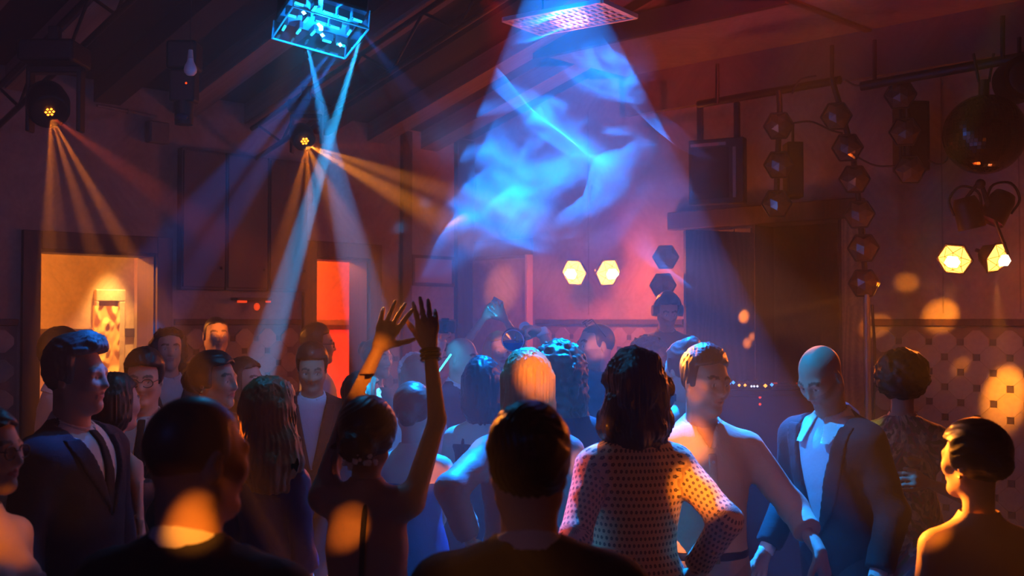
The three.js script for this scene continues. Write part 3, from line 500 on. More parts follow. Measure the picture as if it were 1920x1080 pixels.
const quatE = (pitch, yaw, roll) => new THREE.Quaternion().setFromEuler(new THREE.Euler(pitch, yaw, roll, 'YXZ'));
function headPrims(fem, full) {
  const j = fem ? 0.92 : 1, p = [
    ell(V(0, 0.034, -0.012), 0.075, 0.088, 0.097, 0.03), ell(V(0, -0.03, 0.03), 0.058 * j, 0.08, 0.062, 0.03), ell(V(0, -0.005, 0.05), 0.057 * j, 0.05, 0.045, 0.03),
    cap(V(-0.05 * j, -0.055, -0.005), V(0, -0.1 * (fem ? 0.97 : 1), 0.062), 0.024, 0.02, 0.03), cap(V(0.05 * j, -0.055, -0.005), V(0, -0.1 * (fem ? 0.97 : 1), 0.062), 0.024, 0.02, 0.03),
    cap(V(-0.04, 0.02, 0.078), V(0.04, 0.02, 0.078), fem ? 0.008 : 0.012, fem ? 0.008 : 0.012, 0.018),                                   // brow
    cap(V(-0.042, -0.022, 0.068), V(-0.03, -0.03, 0.076), 0.013, 0.012, 0.025), cap(V(0.042, -0.022, 0.068), V(0.03, -0.03, 0.076), 0.013, 0.012, 0.025),   // cheekbones
  ];
  if (full) p.push(cap(V(0, 0.014, 0.089), V(0, -0.027, 0.108), 0.007, 0.0115, 0.012), cap(V(-0.009, -0.031, 0.098), V(0.009, -0.031, 0.098), 0.0085, 0.0085, 0.008),   // nose
    cap(V(-0.019, -0.0565, 0.086), V(0, -0.0535, 0.0945), 0.005, 0.006, 0.006), cap(V(0.019, -0.0565, 0.086), V(0, -0.0535, 0.0945), 0.005, 0.006, 0.006),
    cap(V(-0.017, -0.066, 0.086), V(0.017, -0.066, 0.086), 0.0065, 0.0065, 0.006), ell(V(0, -0.066, 0.09), 0.014, 0.007, 0.007, 0.006), ell(V(0, -0.096, 0.078), 0.018, 0.014, 0.012, 0.02));
  return p;
}
const HEADS = { true: headPrims(true, true), false: headPrims(false, true) }, EARS = [-1, 1].map((s) => [ell(V(s * 0.077, -0.006, -0.012), 0.009, 0.031, 0.018, 0.01, quatE(0.2, s * 0.45, 0)), ell(V(s * 0.088, -0.003, -0.006), 0.008, 0.02, 0.011, 0.01)]);
function headField(fem, x, y, z) {
  let d = blend(HEADS[fem], x, y, z);
  const ax = Math.abs(x);
  d = smax(d, -(Math.hypot(ax - 0.031, y - 0.002, z - 0.1) - 0.0155), 0.012);                     // sockets
  d = smin(d, Math.hypot(ax - 0.031, y - 0.001, z - 0.0755) - 0.0125, 0.004);                     // eyeballs under lids
  d = smax(d, -(Math.hypot((y + 0.0602) * 2.2, z - 0.1, Math.max(0, ax - 0.02) * 1.5) - 0.0075), 0.004);   // line of the mouth
  const e = EARS[x > 0 ? 1 : 0];
  d = smin(d, smax(primDistance(e[0], x, y, z, 0), -primDistance(e[1], x, y, z, 0), 0.006), 0.008);
  return d;
}
function headPaint(skin, brow, fem, beard) {
  return (x, y, z) => {
    const ax = Math.abs(x), e = Math.hypot(ax - 0.031, y - 0.001), c = skin.slice();
    if (z > 0.04) {
      if (e < 0.0048 && Math.abs(y - 0.0005) < 0.0042 && z > 0.07) return [0.03, 0.02, 0.015];
      if (e < 0.0105 && Math.abs(y - 0.0005) < 0.0034 && z > 0.07) return [0.62, 0.58, 0.55];
      const by = 0.027 + 0.006 * Math.sin((ax - 0.01) * 60) - Math.max(0, ax - 0.04) * 0.4;
      if (ax > 0.012 && ax < 0.054 && Math.abs(y - by) < 0.0055) return [brow.r * 0.8 + c[0] * 0.15, brow.g * 0.8 + c[1] * 0.12, brow.b * 0.8 + c[2] * 0.1];
      if (Math.abs(y + 0.06) < 0.0125 - ax * 0.35 && ax < 0.024 && z > 0.082) return fem ? [c[0] * 0.85, c[1] * 0.38, c[2] * 0.4] : [c[0] * 0.82, c[1] * 0.6, c[2] * 0.62];
    }
    if (beard && z > 0 && y < -0.035 - (ax < 0.03 ? 0.005 : 0) + ax * 0.3 && !(ax < 0.014 && Math.abs(y + 0.06) < 0.01)) { const k = beard * (0.75 + 0.25 * noise.noise(x * 300, y * 300, z * 300)); return [c[0] * (1 - k) + brow.r * k, c[1] * (1 - k) + brow.g * k, c[2] * (1 - k) + brow.b * k]; }
    return c;
  };
}
// hair around the head, in head axes
function hairField(h, seed) {
  const n = (x, y, z, f) => noise.noise(x * f + seed * 3.7, y * f + seed, z * f + 9.1);
  const cranium = (x, y, z, g) => { const a = x / (0.075 + g), b = (y - 0.034) / (0.088 + g), c = (z + 0.012) / (0.097 + g), k = Math.sqrt(a * a + b * b + c * c); return (k - 1) * (0.083 + g); };
  const line = h.line ?? 0.07;                                       // height of the hairline over the forehead
  const face = (x, y, z) => {                                         // > 0 inside the open face
    const front = z - (0.03 - Math.max(0, -y) * 0.1), below = line + 0.012 - y - Math.abs(x) * 0.25;
    return Math.min(front, below);
  };
  const side = (x, y, z) => Math.min(-0.012 - y + (z < -0.03 ? 0.06 : 0), 0.2);
  return {
    lo: V(-0.2, h.style === 'long' ? -0.14 - h.length : -0.2, -0.22), hi: V(0.2, 0.24, 0.17),
    f: (x, y, z) => {
      const ang = Math.atan2(x, z + 0.01);
      let t = h.volume ?? 0.014, d;
      if (h.style === 'buzz') return Math.max(cranium(x, y, z, 0.0035), smax(face(x, y, z), Math.max(-0.02 - y - Math.max(0, Math.min(1, (-z) * 30)) * 0.06, -0.2), 0.02));
      if (h.style === 'short') {
        const top = -0.008 * Math.max(0, Math.min(1, (z - 0.03) * 20)) + Math.max(0, y - 0.03) * 0.16 + (h.quiff ?? 0) * Math.max(0, z) * Math.max(0, y) * 3;
        d = cranium(x, y, z, t + top + 0.004 * n(x, y, z, 26) + 0.0022 * Math.sin((x * (h.part ? 1 : 0.6) + z * 0.5 + n(x, y, z, 12) * 0.02) * 520));
        return smax(smax(d, face(x, y, z), 0.022), -0.028 - y - (z < -0.025 ? 0.055 : 0) + Math.abs(x) * 0.1, 0.015);
      }
      if (h.style === 'afro') {
        d = Math.hypot(x / 1.02, (y - 0.02) / 1.0, (z + 0.025) / 0.96) - (h.radius ?? 0.135) - 0.013 * n(x, y, z, 34) - 0.008 * n(x, y, z, 75);
        return smax(d, Math.min(z - 0.045, 0.055 - y), 0.02);
      }
      if (h.style === 'updo') {
        d = cranium(x, y, z, t + 0.003 * n(x, y, z, 20) + 0.0018 * Math.sin((y * 0.7 + x * 0.4 + n(x, y, z, 9) * 0.03) * 480));
        d = smax(smax(d, face(x, y, z), 0.012), -0.035 - y - (z < -0.01 ? 0.075 : 0), 0.02);
        const b = h.bun ?? [0, 0.06, -0.115, 0.05];
        const e = Math.hypot(x - b[0], y - b[1], z - b[2]) - b[3] - 0.005 * n(x, y, z, 30) - 0.003 * Math.sin((Math.atan2(y - b[1], x - b[0]) * 0.05 + (z - b[2])) * 500);
        return smin(d, e, 0.02);
      }
      if (h.style === 'curly') {
        const L = h.length ?? 0.12;
        d = cranium(x, y, z, t + 0.018 * n(x, y, z, 30) + 0.01 * n(x, y, z, 70));
        d = smax(d, face(x, y, z), 0.02);
        const e = primDistance(cap(V(0, 0.01, -0.03), V(0, 0.01 - L, -0.055), 0.1 + t, 0.1 + t * 1.4), x, y, z, 0) - 0.02 * n(x, y, z, 28) - 0.008 * n(x, y, z, 70);
        return smax(smin(d, smax(e, z - 0.03 + Math.max(0, -y) * 0.1, 0.02), 0.03), face(x, y, z), 0.02);
      }
      // long: a cap that falls past the shoulders, combed in strands
      const L = h.length, wave = (h.wave ?? 0.006), fall = Math.max(0, 0.04 - y);
      const strand = 0.0035 * Math.sin(ang * 46 + n(x, y * 0.25, z, 16) * 5) + 0.002 * Math.sin(ang * 101 + n(x, y * 0.3, z, 22) * 7) + wave * n(x, y * 0.8, z, 18);
      d = cranium(x, y, z, t + strand * 0.8);
      const w = 0.083 + t + (h.flare ?? 0.12) * fall * 0.5, dep = 0.078 + t * 0.8 + (h.flare ?? 0.12) * fall * 0.25;
      const bend = (h.bend ?? 0.25) * Math.max(0, fall - 0.1), sway = (h.sway ?? 0) * fall, a = (x - sway) / w, c = (z + 0.025 + bend * 0.5) / dep, k = Math.sqrt(a * a + c * c), taper = 1 - Math.max(0, (fall - L * 0.75) / (L * 0.5)) * 0.5;
      const tail = smax((k - taper) * Math.min(w, dep) - strand, Math.max(y - 0.05, -y - L - 0.02 * n(ang * 2, 0, 0, 3)), 0.03);
      d = smin(d, tail, 0.02);
      return smax(d, Math.min(face(x, y, z), 1), 0.012);
    },
  };
}
function armJoints(S, T, l1, l2, hint) {
  const d = T.clone().sub(S), L = Math.min(d.length(), (l1 + l2) * 0.998), dir = d.normalize(), a = (l1 * l1 - l2 * l2 + L * L) / (2 * L), h = Math.sqrt(Math.max(0, l1 * l1 - a * a));
  const n = hint.clone().addScaledVector(dir, -hint.dot(dir)).normalize();
  return { S, E: S.clone().addScaledVector(dir, a).addScaledVector(n, h), W: S.clone().addScaledVector(dir, L) };
}
// a hand: palm and five jointed fingers; y runs to the fingertips, n out of the palm, t towards the thumb
function handPrims(W, y, n, t, z, curl = [0.35, 0.3, 0.32, 0.36, 0.42], spread = 0.1, thumbOut = 0.7) {
  const at3 = (a, b, c) => W.clone().addScaledVector(t, a * z).addScaledVector(y, b * z).addScaledVector(n, c * z), out = [];
  out.push(cap(at3(0.008, 0.012, 0), at3(0.028, 0.082, 0), 0.019 * z, 0.0135 * z, 0.012), cap(at3(-0.003, 0.01, 0), at3(0.002, 0.086, -0.002), 0.018 * z, 0.0135 * z, 0.012), cap(at3(-0.01, 0.014, 0), at3(-0.026, 0.076, 0), 0.017 * z, 0.0125 * z, 0.012));
  const roots = [[0.031, 0.084, 0.043], [0.0105, 0.09, 0.047], [-0.0105, 0.086, 0.044], [-0.029, 0.074, 0.035]];
  roots.forEach(([x, b, len], i) => {
    const c = curl[i + 1], fan = (1.5 - i) * spread; let p = at3(x, b - 0.01, 0), a = c * 0.75;
    for (const [k, r0, r1] of [[1, 0.0098, 0.0088], [0.66, 0.0088, 0.008], [0.5, 0.008, 0.0066]]) {
      const dir = y.clone().multiplyScalar(Math.cos(a)).addScaledVector(n, Math.sin(a)).addScaledVector(t, fan).normalize(), q = p.clone().addScaledVector(dir, len * k * z * (k === 1 ? 1.12 : 1));
      out.push(cap(p, q, r0 * z, r1 * z, k === 1 ? 0.008 : 0.004)); p = q; a += c * 1.15;
    }
  });
  let p = at3(0.02, 0.022, 0.006), a = thumbOut;
  for (const [len, r0, r1] of [[0.042, 0.0155, 0.0115], [0.034, 0.0112, 0.0098], [0.026, 0.0098, 0.0078]]) {
    const dir = t.clone().multiplyScalar(Math.sin(a)).addScaledVector(y, Math.cos(a)).addScaledVector(n, 0.25 + curl[0] * 0.7).normalize(), q = p.clone().addScaledVector(dir, len * z);
    out.push(cap(p, q, r0 * z, r1 * z, len > 0.04 ? 0.016 : 0.004)); p = q; a -= curl[0] * 0.7;
  }
  return out;
}
let personCount = 0;
function person(o) {
  if (o.px !== undefined) { o.at = [(o.px - 960) / F * o.d, -o.d]; o.H = EYE - (o.base ?? 0) - (o.top - 600) / F * o.d - (o.hair?.style === 'afro' ? 0.05 : o.hair?.style === 'bald' || o.hair?.style === 'buzz' ? 0.004 : 0.018) + (o.extra ?? 0); }
  const id = ++personCount, fem = !!o.fem, s = o.H / 1.757, g = o.girth ?? 1, near = Math.hypot(...o.at), cell = o.cell ?? Math.min(0.022, Math.max(0.0105, near * 0.0033)), headCell = o.headCell ?? Math.min(0.0066, Math.max(0.0044, near * 0.0013));
  o.seamFront ??= Math.cos(o.yaw) < 0;
  const skin = skinTones[o.skin ?? 'fair'], lean = V(...(o.lean ?? [0, 0, 0])), sc = (x, y, z) => V(x * s, y * s, z * s);
  const who = thing('person', o.label, 'person', V(o.at[0], o.base ?? 0, o.at[1]), o.yaw);
  // joints
  const up = (v, k) => v.addScaledVector(lean, k), P = sc(0, 0.94, 0), Wa = up(sc(0, 1.09, 0), 0.3), Ch = up(sc(0, 1.275, -0.004), 0.68), N = up(sc(0, 1.462, -0.022), 1);
  const sw = fem ? 0.152 : 0.178 * (g > 1 ? 1 + (g - 1) * 0.5 : 1), sh = (k) => up(sc(k * sw, 1.368 + (o.shrug?.[k > 0 ? 0 : 1] ?? 0), -0.012), 1);
  const neckTilt = quatE((o.pitch ?? 0) * 0.45, (o.headYaw ?? 0) * 0.4, (o.roll ?? 0) * 0.6), headQ = quatE(o.pitch ?? 0, o.headYaw ?? 0, o.roll ?? 0);
  const headPos = N.clone().add(V(0, 0.172 * s, 0.018 * s).applyQuaternion(neckTilt)), headM = new THREE.Matrix4().compose(headPos, headQ, V(s, s, s)), headI = headM.clone().invert();
  const torso = fem ? [ell(P.clone().add(sc(0, -0.01, -0.012)), 0.16 * g * s, 0.13 * s, 0.11 * g * s), ell(Wa, 0.118 * g * s, 0.15 * s, 0.088 * g * s, 0.07), ell(Ch, 0.138 * g * s, 0.175 * s, 0.1 * g * s, 0.07),
    ell(up(sc(-0.066, 1.25, 0.075), 0.65), 0.056 * s, 0.058 * s, 0.05 * s, 0.05), ell(up(sc(0.066, 1.25, 0.075), 0.65), 0.056 * s, 0.058 * s, 0.05 * s, 0.05)]
    : [ell(P.clone().add(sc(0, 0, -0.008)), 0.152 * g * s, 0.13 * s, 0.11 * g * s), ell(Wa.clone().add(sc(0, 0, 0.006)), 0.143 * g * s, 0.17 * s, 0.106 * g * s, 0.07), ell(Ch, 0.16 * g * s, 0.185 * s, 0.115 * g * s, 0.07)];
  const shL = sh(1), shR = sh(-1), neckR = (fem ? 0.046 : 0.057) * s * Math.sqrt(g);
  torso.push(cap(shL.clone().add(sc(-0.03, -0.01, 0)), shR.clone().add(sc(0.03, -0.01, 0)), (fem ? 0.042 : 0.052) * s, (fem ? 0.042 : 0.052) * s, 0.06));
  for (const q of [shL, shR]) torso.push(cap(N.clone().add(sc(0, -0.02, -0.012)), q.clone().lerp(N, 0.12).add(sc(0, 0.0, -0.01)), (fem ? 0.04 : 0.048) * s, (fem ? 0.034 : 0.042) * s, 0.05));
  const neck = [cap(N.clone().add(sc(0, -0.03, 0)), headPos.clone().add(V(0, -0.045 * s, -0.022 * s).applyQuaternion(headQ)), neckR * 1.08, neckR, 0.04)];
  const z = (fem ? 1.0 : 1.1) * s, l1 = 0.285 * s, l2 = 0.25 * s, arms = [];
  for (const k of [1, -1]) {
    const spec = o.arms?.[k > 0 ? 'L' : 'R'] ?? {}, S = k > 0 ? shL : shR;
    const T = spec.world ? spec.world.clone().sub(who.position).applyAxisAngle(V(0, 1, 0), -o.yaw) : spec.hand ? V(...spec.hand) : S.clone().add(sc(k * 0.09, -0.515, 0.06)), hint = spec.elbow ? V(...spec.elbow) : V(k * 0.35, -0.1, -1);
    const J = armJoints(S, T, l1, l2, hint);
    const y = spec.dir ? V(...spec.dir).normalize() : J.W.clone().sub(J.E).normalize();
    let n = spec.palm ? V(...spec.palm) : V(-k, 0, 0.2); n.addScaledVector(y, -n.dot(y)).normalize();
    const t = new THREE.Vector3().crossVectors(n, y).multiplyScalar(k).normalize();
    arms.push({ k, ...J, y, n, t, spec, upper: cap(S, J.E, (fem ? 0.041 : 0.05) * s * g, (fem ? 0.031 : 0.039) * s, 0.035), fore: cap(J.E, J.W, (fem ? 0.032 : 0.04) * s, (fem ? 0.0215 : 0.026) * s, 0.008), hand: handPrims(J.W, y, n, t, z, spec.curl, spec.spread, spec.thumb) });
  }
  const legs = [], step = o.step ?? 0.02;
  for (const k of [1, -1]) {
    const hip = sc(k * 0.085, 0.89, -0.005), knee = sc(k * 0.1, 0.49, 0.02 + k * step), ank = sc(k * 0.105, 0.085, -0.02 + k * step), toe = sc(k * 0.125, 0.035, 0.13 + k * step);
    legs.push({ k, hip, knee, ank, toe, prims: [cap(hip, knee, 0.082 * s * g, 0.054 * s, 0.05), cap(knee, ank, 0.054 * s, 0.036 * s, 0.03), cap(ank, toe, 0.036 * s, 0.026 * s, 0.03)] });
  }
  const legPrims = legs.flatMap((l) => l.prims), armPrims = arms.flatMap((a) => [a.upper, a.fore]);
  // ---- skin: one body; head and hands on finer grids
  const hp = V(0, 0, 0), inHead = (x, y, zz) => hp.set(x, y, zz).applyMatrix4(headI);
  const bodyPrims = [...torso, ...neck, ...armPrims, ...legPrims], base = () => skin, geos = [];
  const [blo, bhi] = boxOf(bodyPrims, 0.03), cutY = N.y + 0.015;
  bhi.y = Math.max(...arms.map((a) => Math.max(a.E.y, a.W.y, a.S.y) + 0.06), cutY);
  const skinCell = o.bare ? cell * 0.85 : 0.026, hide = o.bare ? 0 : -0.008;
  geos.push(netMesh((x, y, zz) => Math.max(blend(bodyPrims, x, y, zz, hide), Math.max(y - cutY - 0.03, -1) * (Math.hypot(x - N.x, zz - N.z) < 0.1 ? 1 : 0) - (Math.hypot(x - N.x, zz - N.z) < 0.1 ? 0 : 1)), blo, bhi, skinCell, base));
  const paint = headPaint(skin, hairTones[o.hair?.color ?? 'dark'], fem, o.beard), hlo = headPos.clone().add(V(-0.13, -0.19, -0.15).multiplyScalar(s)), hhi = headPos.clone().add(V(0.13, 0.15, 0.15).multiplyScalar(s));
  geos.push(netMesh((x, y, zz) => { const q = inHead(x, y, zz); return smin(headField(fem, q.x, q.y, q.z) * s, primDistance(neck[0], x, y, zz, 0), 0.03); }, hlo, hhi, headCell, (x, y, zz) => { const q = inHead(x, y, zz); return paint(q.x, q.y, q.z); }));
  for (const a of arms) {
    const [lo, hi] = boxOf(a.hand, 0.012), list = [cap(a.E.clone().lerp(a.W, 0.55), a.W, a.fore.ra * 0.45 + a.fore.rb * 0.55, a.fore.rb * 0.94, 0.012), ...a.hand];
    const near3 = boxOf([cap(a.W.clone().lerp(a.E, 0.2), a.W, 0.03, 0.03)], 0.01); lo.min(near3[0]); hi.max(near3[1]);
    geos.push(netMesh((x, y, zz) => blend(list, x, y, zz), lo, hi, o.handCell ?? Math.min(0.0065, Math.max(0.0042, near * 0.0012)), base));
  }
  const bg = mergeGeometries(geos); part(who, 'body', bg, skinMat);
  // ---- clothes
  const fold = o.fold ?? 1, wrinkle = (x, y, zz) => fold * (0.0035 * noise.noise(x * 9 + id, y * 16, zz * 9) + 0.0028 * noise.noise(x * 26 + id, y * 21 + x * 12, zz * 26));
  const near0 = (d, x, y, zz) => (Math.abs(d) < 0.035 ? d + wrinkle(x, y, zz) : d);
  const clothUv = (x, y, zz) => [Math.atan2(x - N.x * 0.5, (zz - N.z * 0.5) * (o.seamFront ? -1 : 1)) * 0.17, y];
  const neckCut = (x, y, zz, r) => { const q = N; return Math.hypot(x - q.x, (y - q.y - 0.075 * s) * 0.9, zz - q.z - 0.012 * s) - r * s; };
  const sleeved = (end) => arms.map((a) => { const L = []; const e = Math.min(1, end * 2); L.push(cap(a.S, a.S.clone().lerp(a.E, e), a.upper.ra, a.upper.ra + (a.upper.rb - a.upper.ra) * e, 0.04)); if (end > 0.5) { const f = (end - 0.5) * 2; L.push(cap(a.E, a.E.clone().lerp(a.W, f), a.fore.ra, a.fore.ra + (a.fore.rb * 1.25 - a.fore.ra) * f, 0.03)); } return L; }).flat();
  const sleeveEnd = (end) => arms.map((a) => { const f = end > 0.5 ? a.W.clone().sub(a.E) : a.E.clone().sub(a.S), c = end > 0.5 ? a.E.clone().addScaledVector(f, (end - 0.5) * 2) : a.S.clone().addScaledVector(f, end * 2); f.normalize(); return { f, c }; });
  function top(name, m, c, parent = who) {      // c: grow, hem (height), sleeve (0..1), hole, v (depth of the open V), vWidth
    const trunk = [...torso, ...(c.skirt ?? [])], sl = c.sleeve ? sleeved(c.sleeve) : [], per = sl.length / 2, sides = c.sleeve ? [sl.slice(0, per), sl.slice(per)] : [], ends = c.sleeve ? sleeveEnd(c.sleeve) : [], hem = c.hem * s, [lo, hi] = boxOf([...trunk, ...sl], c.grow + 0.03);
    lo.y = Math.min(Math.max(lo.y, hem - 0.02), ...ends.map((e) => e.c.y - 0.08));
    const armUv = (x, y, zz) => { for (let i = 0; i < sides.length; i++) if (blend(sides[i], x, y, zz, 0) < blend(trunk, x, y, zz, 0) - 0.012) { const a = arms[i], low = blend([a.fore], x, y, zz) < blend([a.upper], x, y, zz), A = low ? a.E : a.S, B = low ? a.W : a.E, f = B.clone().sub(A).normalize(), q = V(x, y, zz).sub(A), v = q.dot(f), e1 = V(0.3, 0.1, o.seamFront ? -1 : 1).cross(f).normalize(), e2 = new THREE.Vector3().crossVectors(f, e1); return [Math.atan2(q.dot(e1), q.dot(e2)) * 0.075, v + (low ? 0.28 : 0)]; } return clothUv(x, y, zz); };
    const field = (x, y, zz, extra = 0) => {
      let d = blend(trunk, x, y, zz, c.grow + extra);
      if (c.flare) d -= c.flare * Math.max(0, 1.05 * s - y);
      d = Math.max(d, hem - y);
      for (let i = 0; i < sides.length; i++) { const e = ends[i]; let q = blend(sides[i], x, y, zz, c.grow + extra); if (q < 0.3) q = Math.max(q, (x - e.c.x) * e.f.x + (y - e.c.y) * e.f.y + (zz - e.c.z) * e.f.z); d = smin(d, q, 0.035); }
      d = near0(d, x, y, zz);
      if (c.hole) d = smax(d, -neckCut(x, y, zz, c.hole), 0.006);
      if (c.topY) d = Math.max(d, y - (c.topY * s + (c.topTilt ?? 0) * (zz - N.z) + (c.topCurve ?? 0) * x * x));
      if (c.v) { const yy = y - (N.y - c.v * s), wdt = Math.abs(x - lean.x * 0.8) - yy * (c.vWidth ?? 0.4); d = smax(d, -Math.max(wdt, 0.0 - zz + N.z * 0.6, -yy), 0.004); }
      return d;
    };
    const mesh = part(parent, name, netMesh((x, y, zz) => field(x, y, zz), lo, hi, c.cell ?? cell, null, c.pattern ? armUv : clothUv), m);
    mesh.userData.field = field; return { mesh, field, lo, hi };
  }
  const c = o.wear, made = {};
  if (c.shirt) made.shirt = top('shirt', c.shirt, { grow: 0.011, hem: c.jacket ? 0.9 : (c.shirtHem ?? 0.88), sleeve: c.jacket ? 0.5 : (c.sleeve ?? 0.97), hole: 0.078, flare: c.jacket ? 0 : 0.03, ...(c.shirtOpt ?? {}) });
  if (c.collar) {                                // a turned-down collar round the neck
    const q = N, tilt = 0.42, R0 = neckR * 1.1 + 0.003, h0 = 0.0, h1 = 0.05 * s;
    const wide = c.wideCollar ?? 0, field = (x, y, zz) => {
      const dx = x - q.x, dz = zz - q.z - 0.006 * s, yy = y - (q.y - 0.022 * s) + dz * tilt, rad = Math.hypot(dx, dz), out = R0 + Math.max(0, h1 - yy) * (0.42 + wide * 0.75), ang = Math.abs(Math.atan2(dx, dz));
      let d = Math.abs(rad - out) - 0.006; d = Math.max(d, yy - h1, h0 - yy - (ang < 1.1 ? (1.1 - ang) * (0.035 + wide * 0.05) : 0)); if (ang < 0.55) d = Math.max(d, 0.02 + Math.max(0, h1 - yy) * 0.35 + (c.openCollar ?? 0) * yy - Math.abs(dx)); return d * 0.8;
    };
    part(who, 'collar', netMesh(field, q.clone().add(sc(-0.13, -0.1, -0.13)), q.clone().add(sc(0.13, 0.13, 0.15)), 0.0046, null, clothUv), c.collar);
  }
  if (c.placket) {
    const sf = made.shirt.field;
    part(who, 'placket', netMesh((x, y, zz) => Math.max(sf(x, y, zz, 0.005), Math.abs(x - lean.x * 0.8) - 0.017 * s, N.z - zz + 0.03, y - (N.y - 0.09 * s), 1.02 * s - y), V(-0.05, 1.0 * s, N.z), V(0.05, N.y, 0.3), 0.007, null, clothUv), c.placket);
    for (let i = 0; i < 4; i++) { const yb = N.y - (0.12 + i * 0.09) * s; let zb = 0.3; while (zb > 0 && sf(0, yb, zb, 0.006) > 0) zb -= 0.002; part(who, 'button', new THREE.CylinderGeometry(0.006, 0.006, 0.003, 12).rotateX(Math.PI / 2).translate(0, yb, zb + 0.001), whiteCotton); }
  }
  if (c.jacket) {
    made.jacket = top('jacket', c.jacket, { grow: 0.024, hem: 0.77, sleeve: 0.96, hole: 0.074, v: c.jacketV ?? 0.3, vWidth: c.vWidth ?? 0.33, flare: 0.05 });
    const jf = made.jacket.field, v0 = c.jacketV ?? 0.3, vw = c.vWidth ?? 0.33;
    for (const k of [1, -1]) part(who, 'lapel', netMesh((x, y, zz) => { const yy = y - (N.y - v0 * s), e = k * (x - lean.x * 0.8) - yy * vw; return Math.max(jf(x, y, zz, 0.007), e - 0.055 * s * Math.min(1, yy / (0.16 * s)) - 0.004, -e - 0.002, -yy, yy - (v0 - 0.03) * s, N.z - zz); }, V(-0.16 * s, N.y - (v0 + 0.03) * s, N.z), V(0.16 * s, N.y + 0.03, 0.3).add(V(0, 0, Math.max(0, lean.z))), Math.max(0.0052, cell * 0.45), null, clothUv), c.jacket);
    for (const a of arms) if (c.cuff) part(who, 'cuff', netMesh((x, y, zz) => { const q = V(x, y, zz).sub(a.W), f = a.W.clone().sub(a.E).normalize(), u = q.dot(f), rad = q.addScaledVector(f, -u).length(); return Math.max(rad - a.fore.rb * 1.3, Math.abs(u + 0.004) - 0.02 * s); }, a.W.clone().subScalar(0.06), a.W.clone().addScalar(0.06), 0.006), c.cuff);
  }
  if (c.tie) part(who, 'necktie', netMesh((x, y, zz) => { const yy = N.y - 0.02 * s - y, wd = (yy < 0.035 * s ? 0.017 : 0.012 + yy * 0.075) * s; return Math.max(made.shirt.field(x, y, zz, 0.009), Math.abs(x - lean.x * 0.8) - wd, N.z - zz + 0.03, -yy - 0.012, yy - 0.42 * s); }, V(-0.08, N.y - 0.46 * s, N.z), V(0.08, N.y + 0.03, 0.3), 0.006), c.tie);
  if (c.trousers) {
    const list = [torso[0], ...legs.flatMap((l) => l.prims.slice(0, 2))], [lo, hi] = boxOf(list, 0.06); hi.y = 1.03 * s; lo.y = 0.03;
    made.trousers = part(who, 'trousers', netMesh((x, y, zz) => Math.max(near0(blend(list, x, y, zz, 0.014 + Math.max(0, 0.5 * s - y) * 0.03), x, y, zz), y - 1.01 * s, 0.035 - y), lo, hi, 0.026), c.trousers);
    if (c.belt) { const bl = [torso[0], torso[1]]; part(who, 'belt', netMesh((x, y, zz) => Math.max(blend(bl, x, y, zz, 0.021), Math.abs(y - 0.985 * s) - 0.018), V(-0.25, 0.95 * s, -0.25), V(0.25, 1.02 * s, 0.25), 0.008), c.belt); part(who, 'belt_buckle', bx(-0.022, 0.022, 0.963 * s, 1.005 * s, 0.118 * g * s, 0.134 * g * s + 0.004, 0.004), gold); }
  }
  if (c.dress) {
    const d = c.dressOpt ?? {}, waist = Wa.y - 0.04 * s, skirt = [cap(sc(0, 1.0, -0.005), sc(0, d.length ?? 0.5, 0), 0.125 * s, d.wide ?? 0.24, 0.09)];
    made.dress = top('dress', c.dress, { grow: 0.009, hem: d.length ?? 0.5, sleeve: d.sleeve ?? 0, hole: d.hole, topY: d.topY, topTilt: d.topTilt, topCurve: d.topCurve, skirt, v: d.v, vWidth: d.vWidth, cell: d.cell, pattern: d.pattern });
    for (const st of d.straps ?? []) part(who, 'strap', tube(st.map((p) => up(sc(...p), 1)), 0.009 * s, 20, 6), c.dress);
  }
  if (c.top) made.top = top('top', c.top, { grow: 0.012, hem: 0.86, sleeve: 0.95, hole: 0.09, flare: 0.04, ...(c.topOpt ?? {}) });
  if (c.sleeveCuff) for (const [i, e] of sleeveEnd(c.cuffAt ?? 0.97).entries()) { const a = arms[i]; part(who, 'sleeve_cuff', netMesh((x, y, zz) => { const q = V(x, y, zz).sub(e.c), u = q.dot(e.f), rad = q.addScaledVector(e.f, -u).length(), R = a.fore.ra + (a.fore.rb - a.fore.ra) * Math.max(0, ((c.cuffAt ?? 0.97) - 0.5) * 2) + 0.022 + 0.003 * noise.noise(x * 40, y * 40, zz * 40); return Math.max(rad - R, Math.abs(u + 0.03 * s) - 0.034 * s); }, e.c.clone().subScalar(0.11), e.c.clone().addScalar(0.11), 0.007), c.sleeveCuff); }
  if (!c.trousers && c.skirt) { const list = [torso[0], cap(sc(0, 0.98, -0.005), sc(0, 0.5, 0), 0.13 * s, 0.2, 0.08)], [lo, hi] = boxOf(list, 0.05); hi.y = 1.03 * s; lo.y = 0.45 * s; part(who, 'skirt', netMesh((x, y, zz) => Math.max(near0(blend(list, x, y, zz, 0.012), x, y, zz), y - 1.02 * s, 0.48 * s - y), lo, hi, 0.024), c.skirt); }
  for (const l of legs) { const list = [cap(l.ank.clone().add(sc(0, -0.035, -0.012)), l.toe, 0.044 * s, 0.036 * s, 0.02)], [lo, hi] = boxOf(list, 0.02); part(who, 'shoe', netMesh((x, y, zz) => Math.max(blend(list, x, y, zz), -y + 0.002, y - 0.09), lo, hi, 0.02), c.shoes ?? leather); }
  // ---- hair
  const headParts = new THREE.Matrix4().copy(headM), onHead = (mesh) => { mesh.applyMatrix4(headParts); return mesh; };
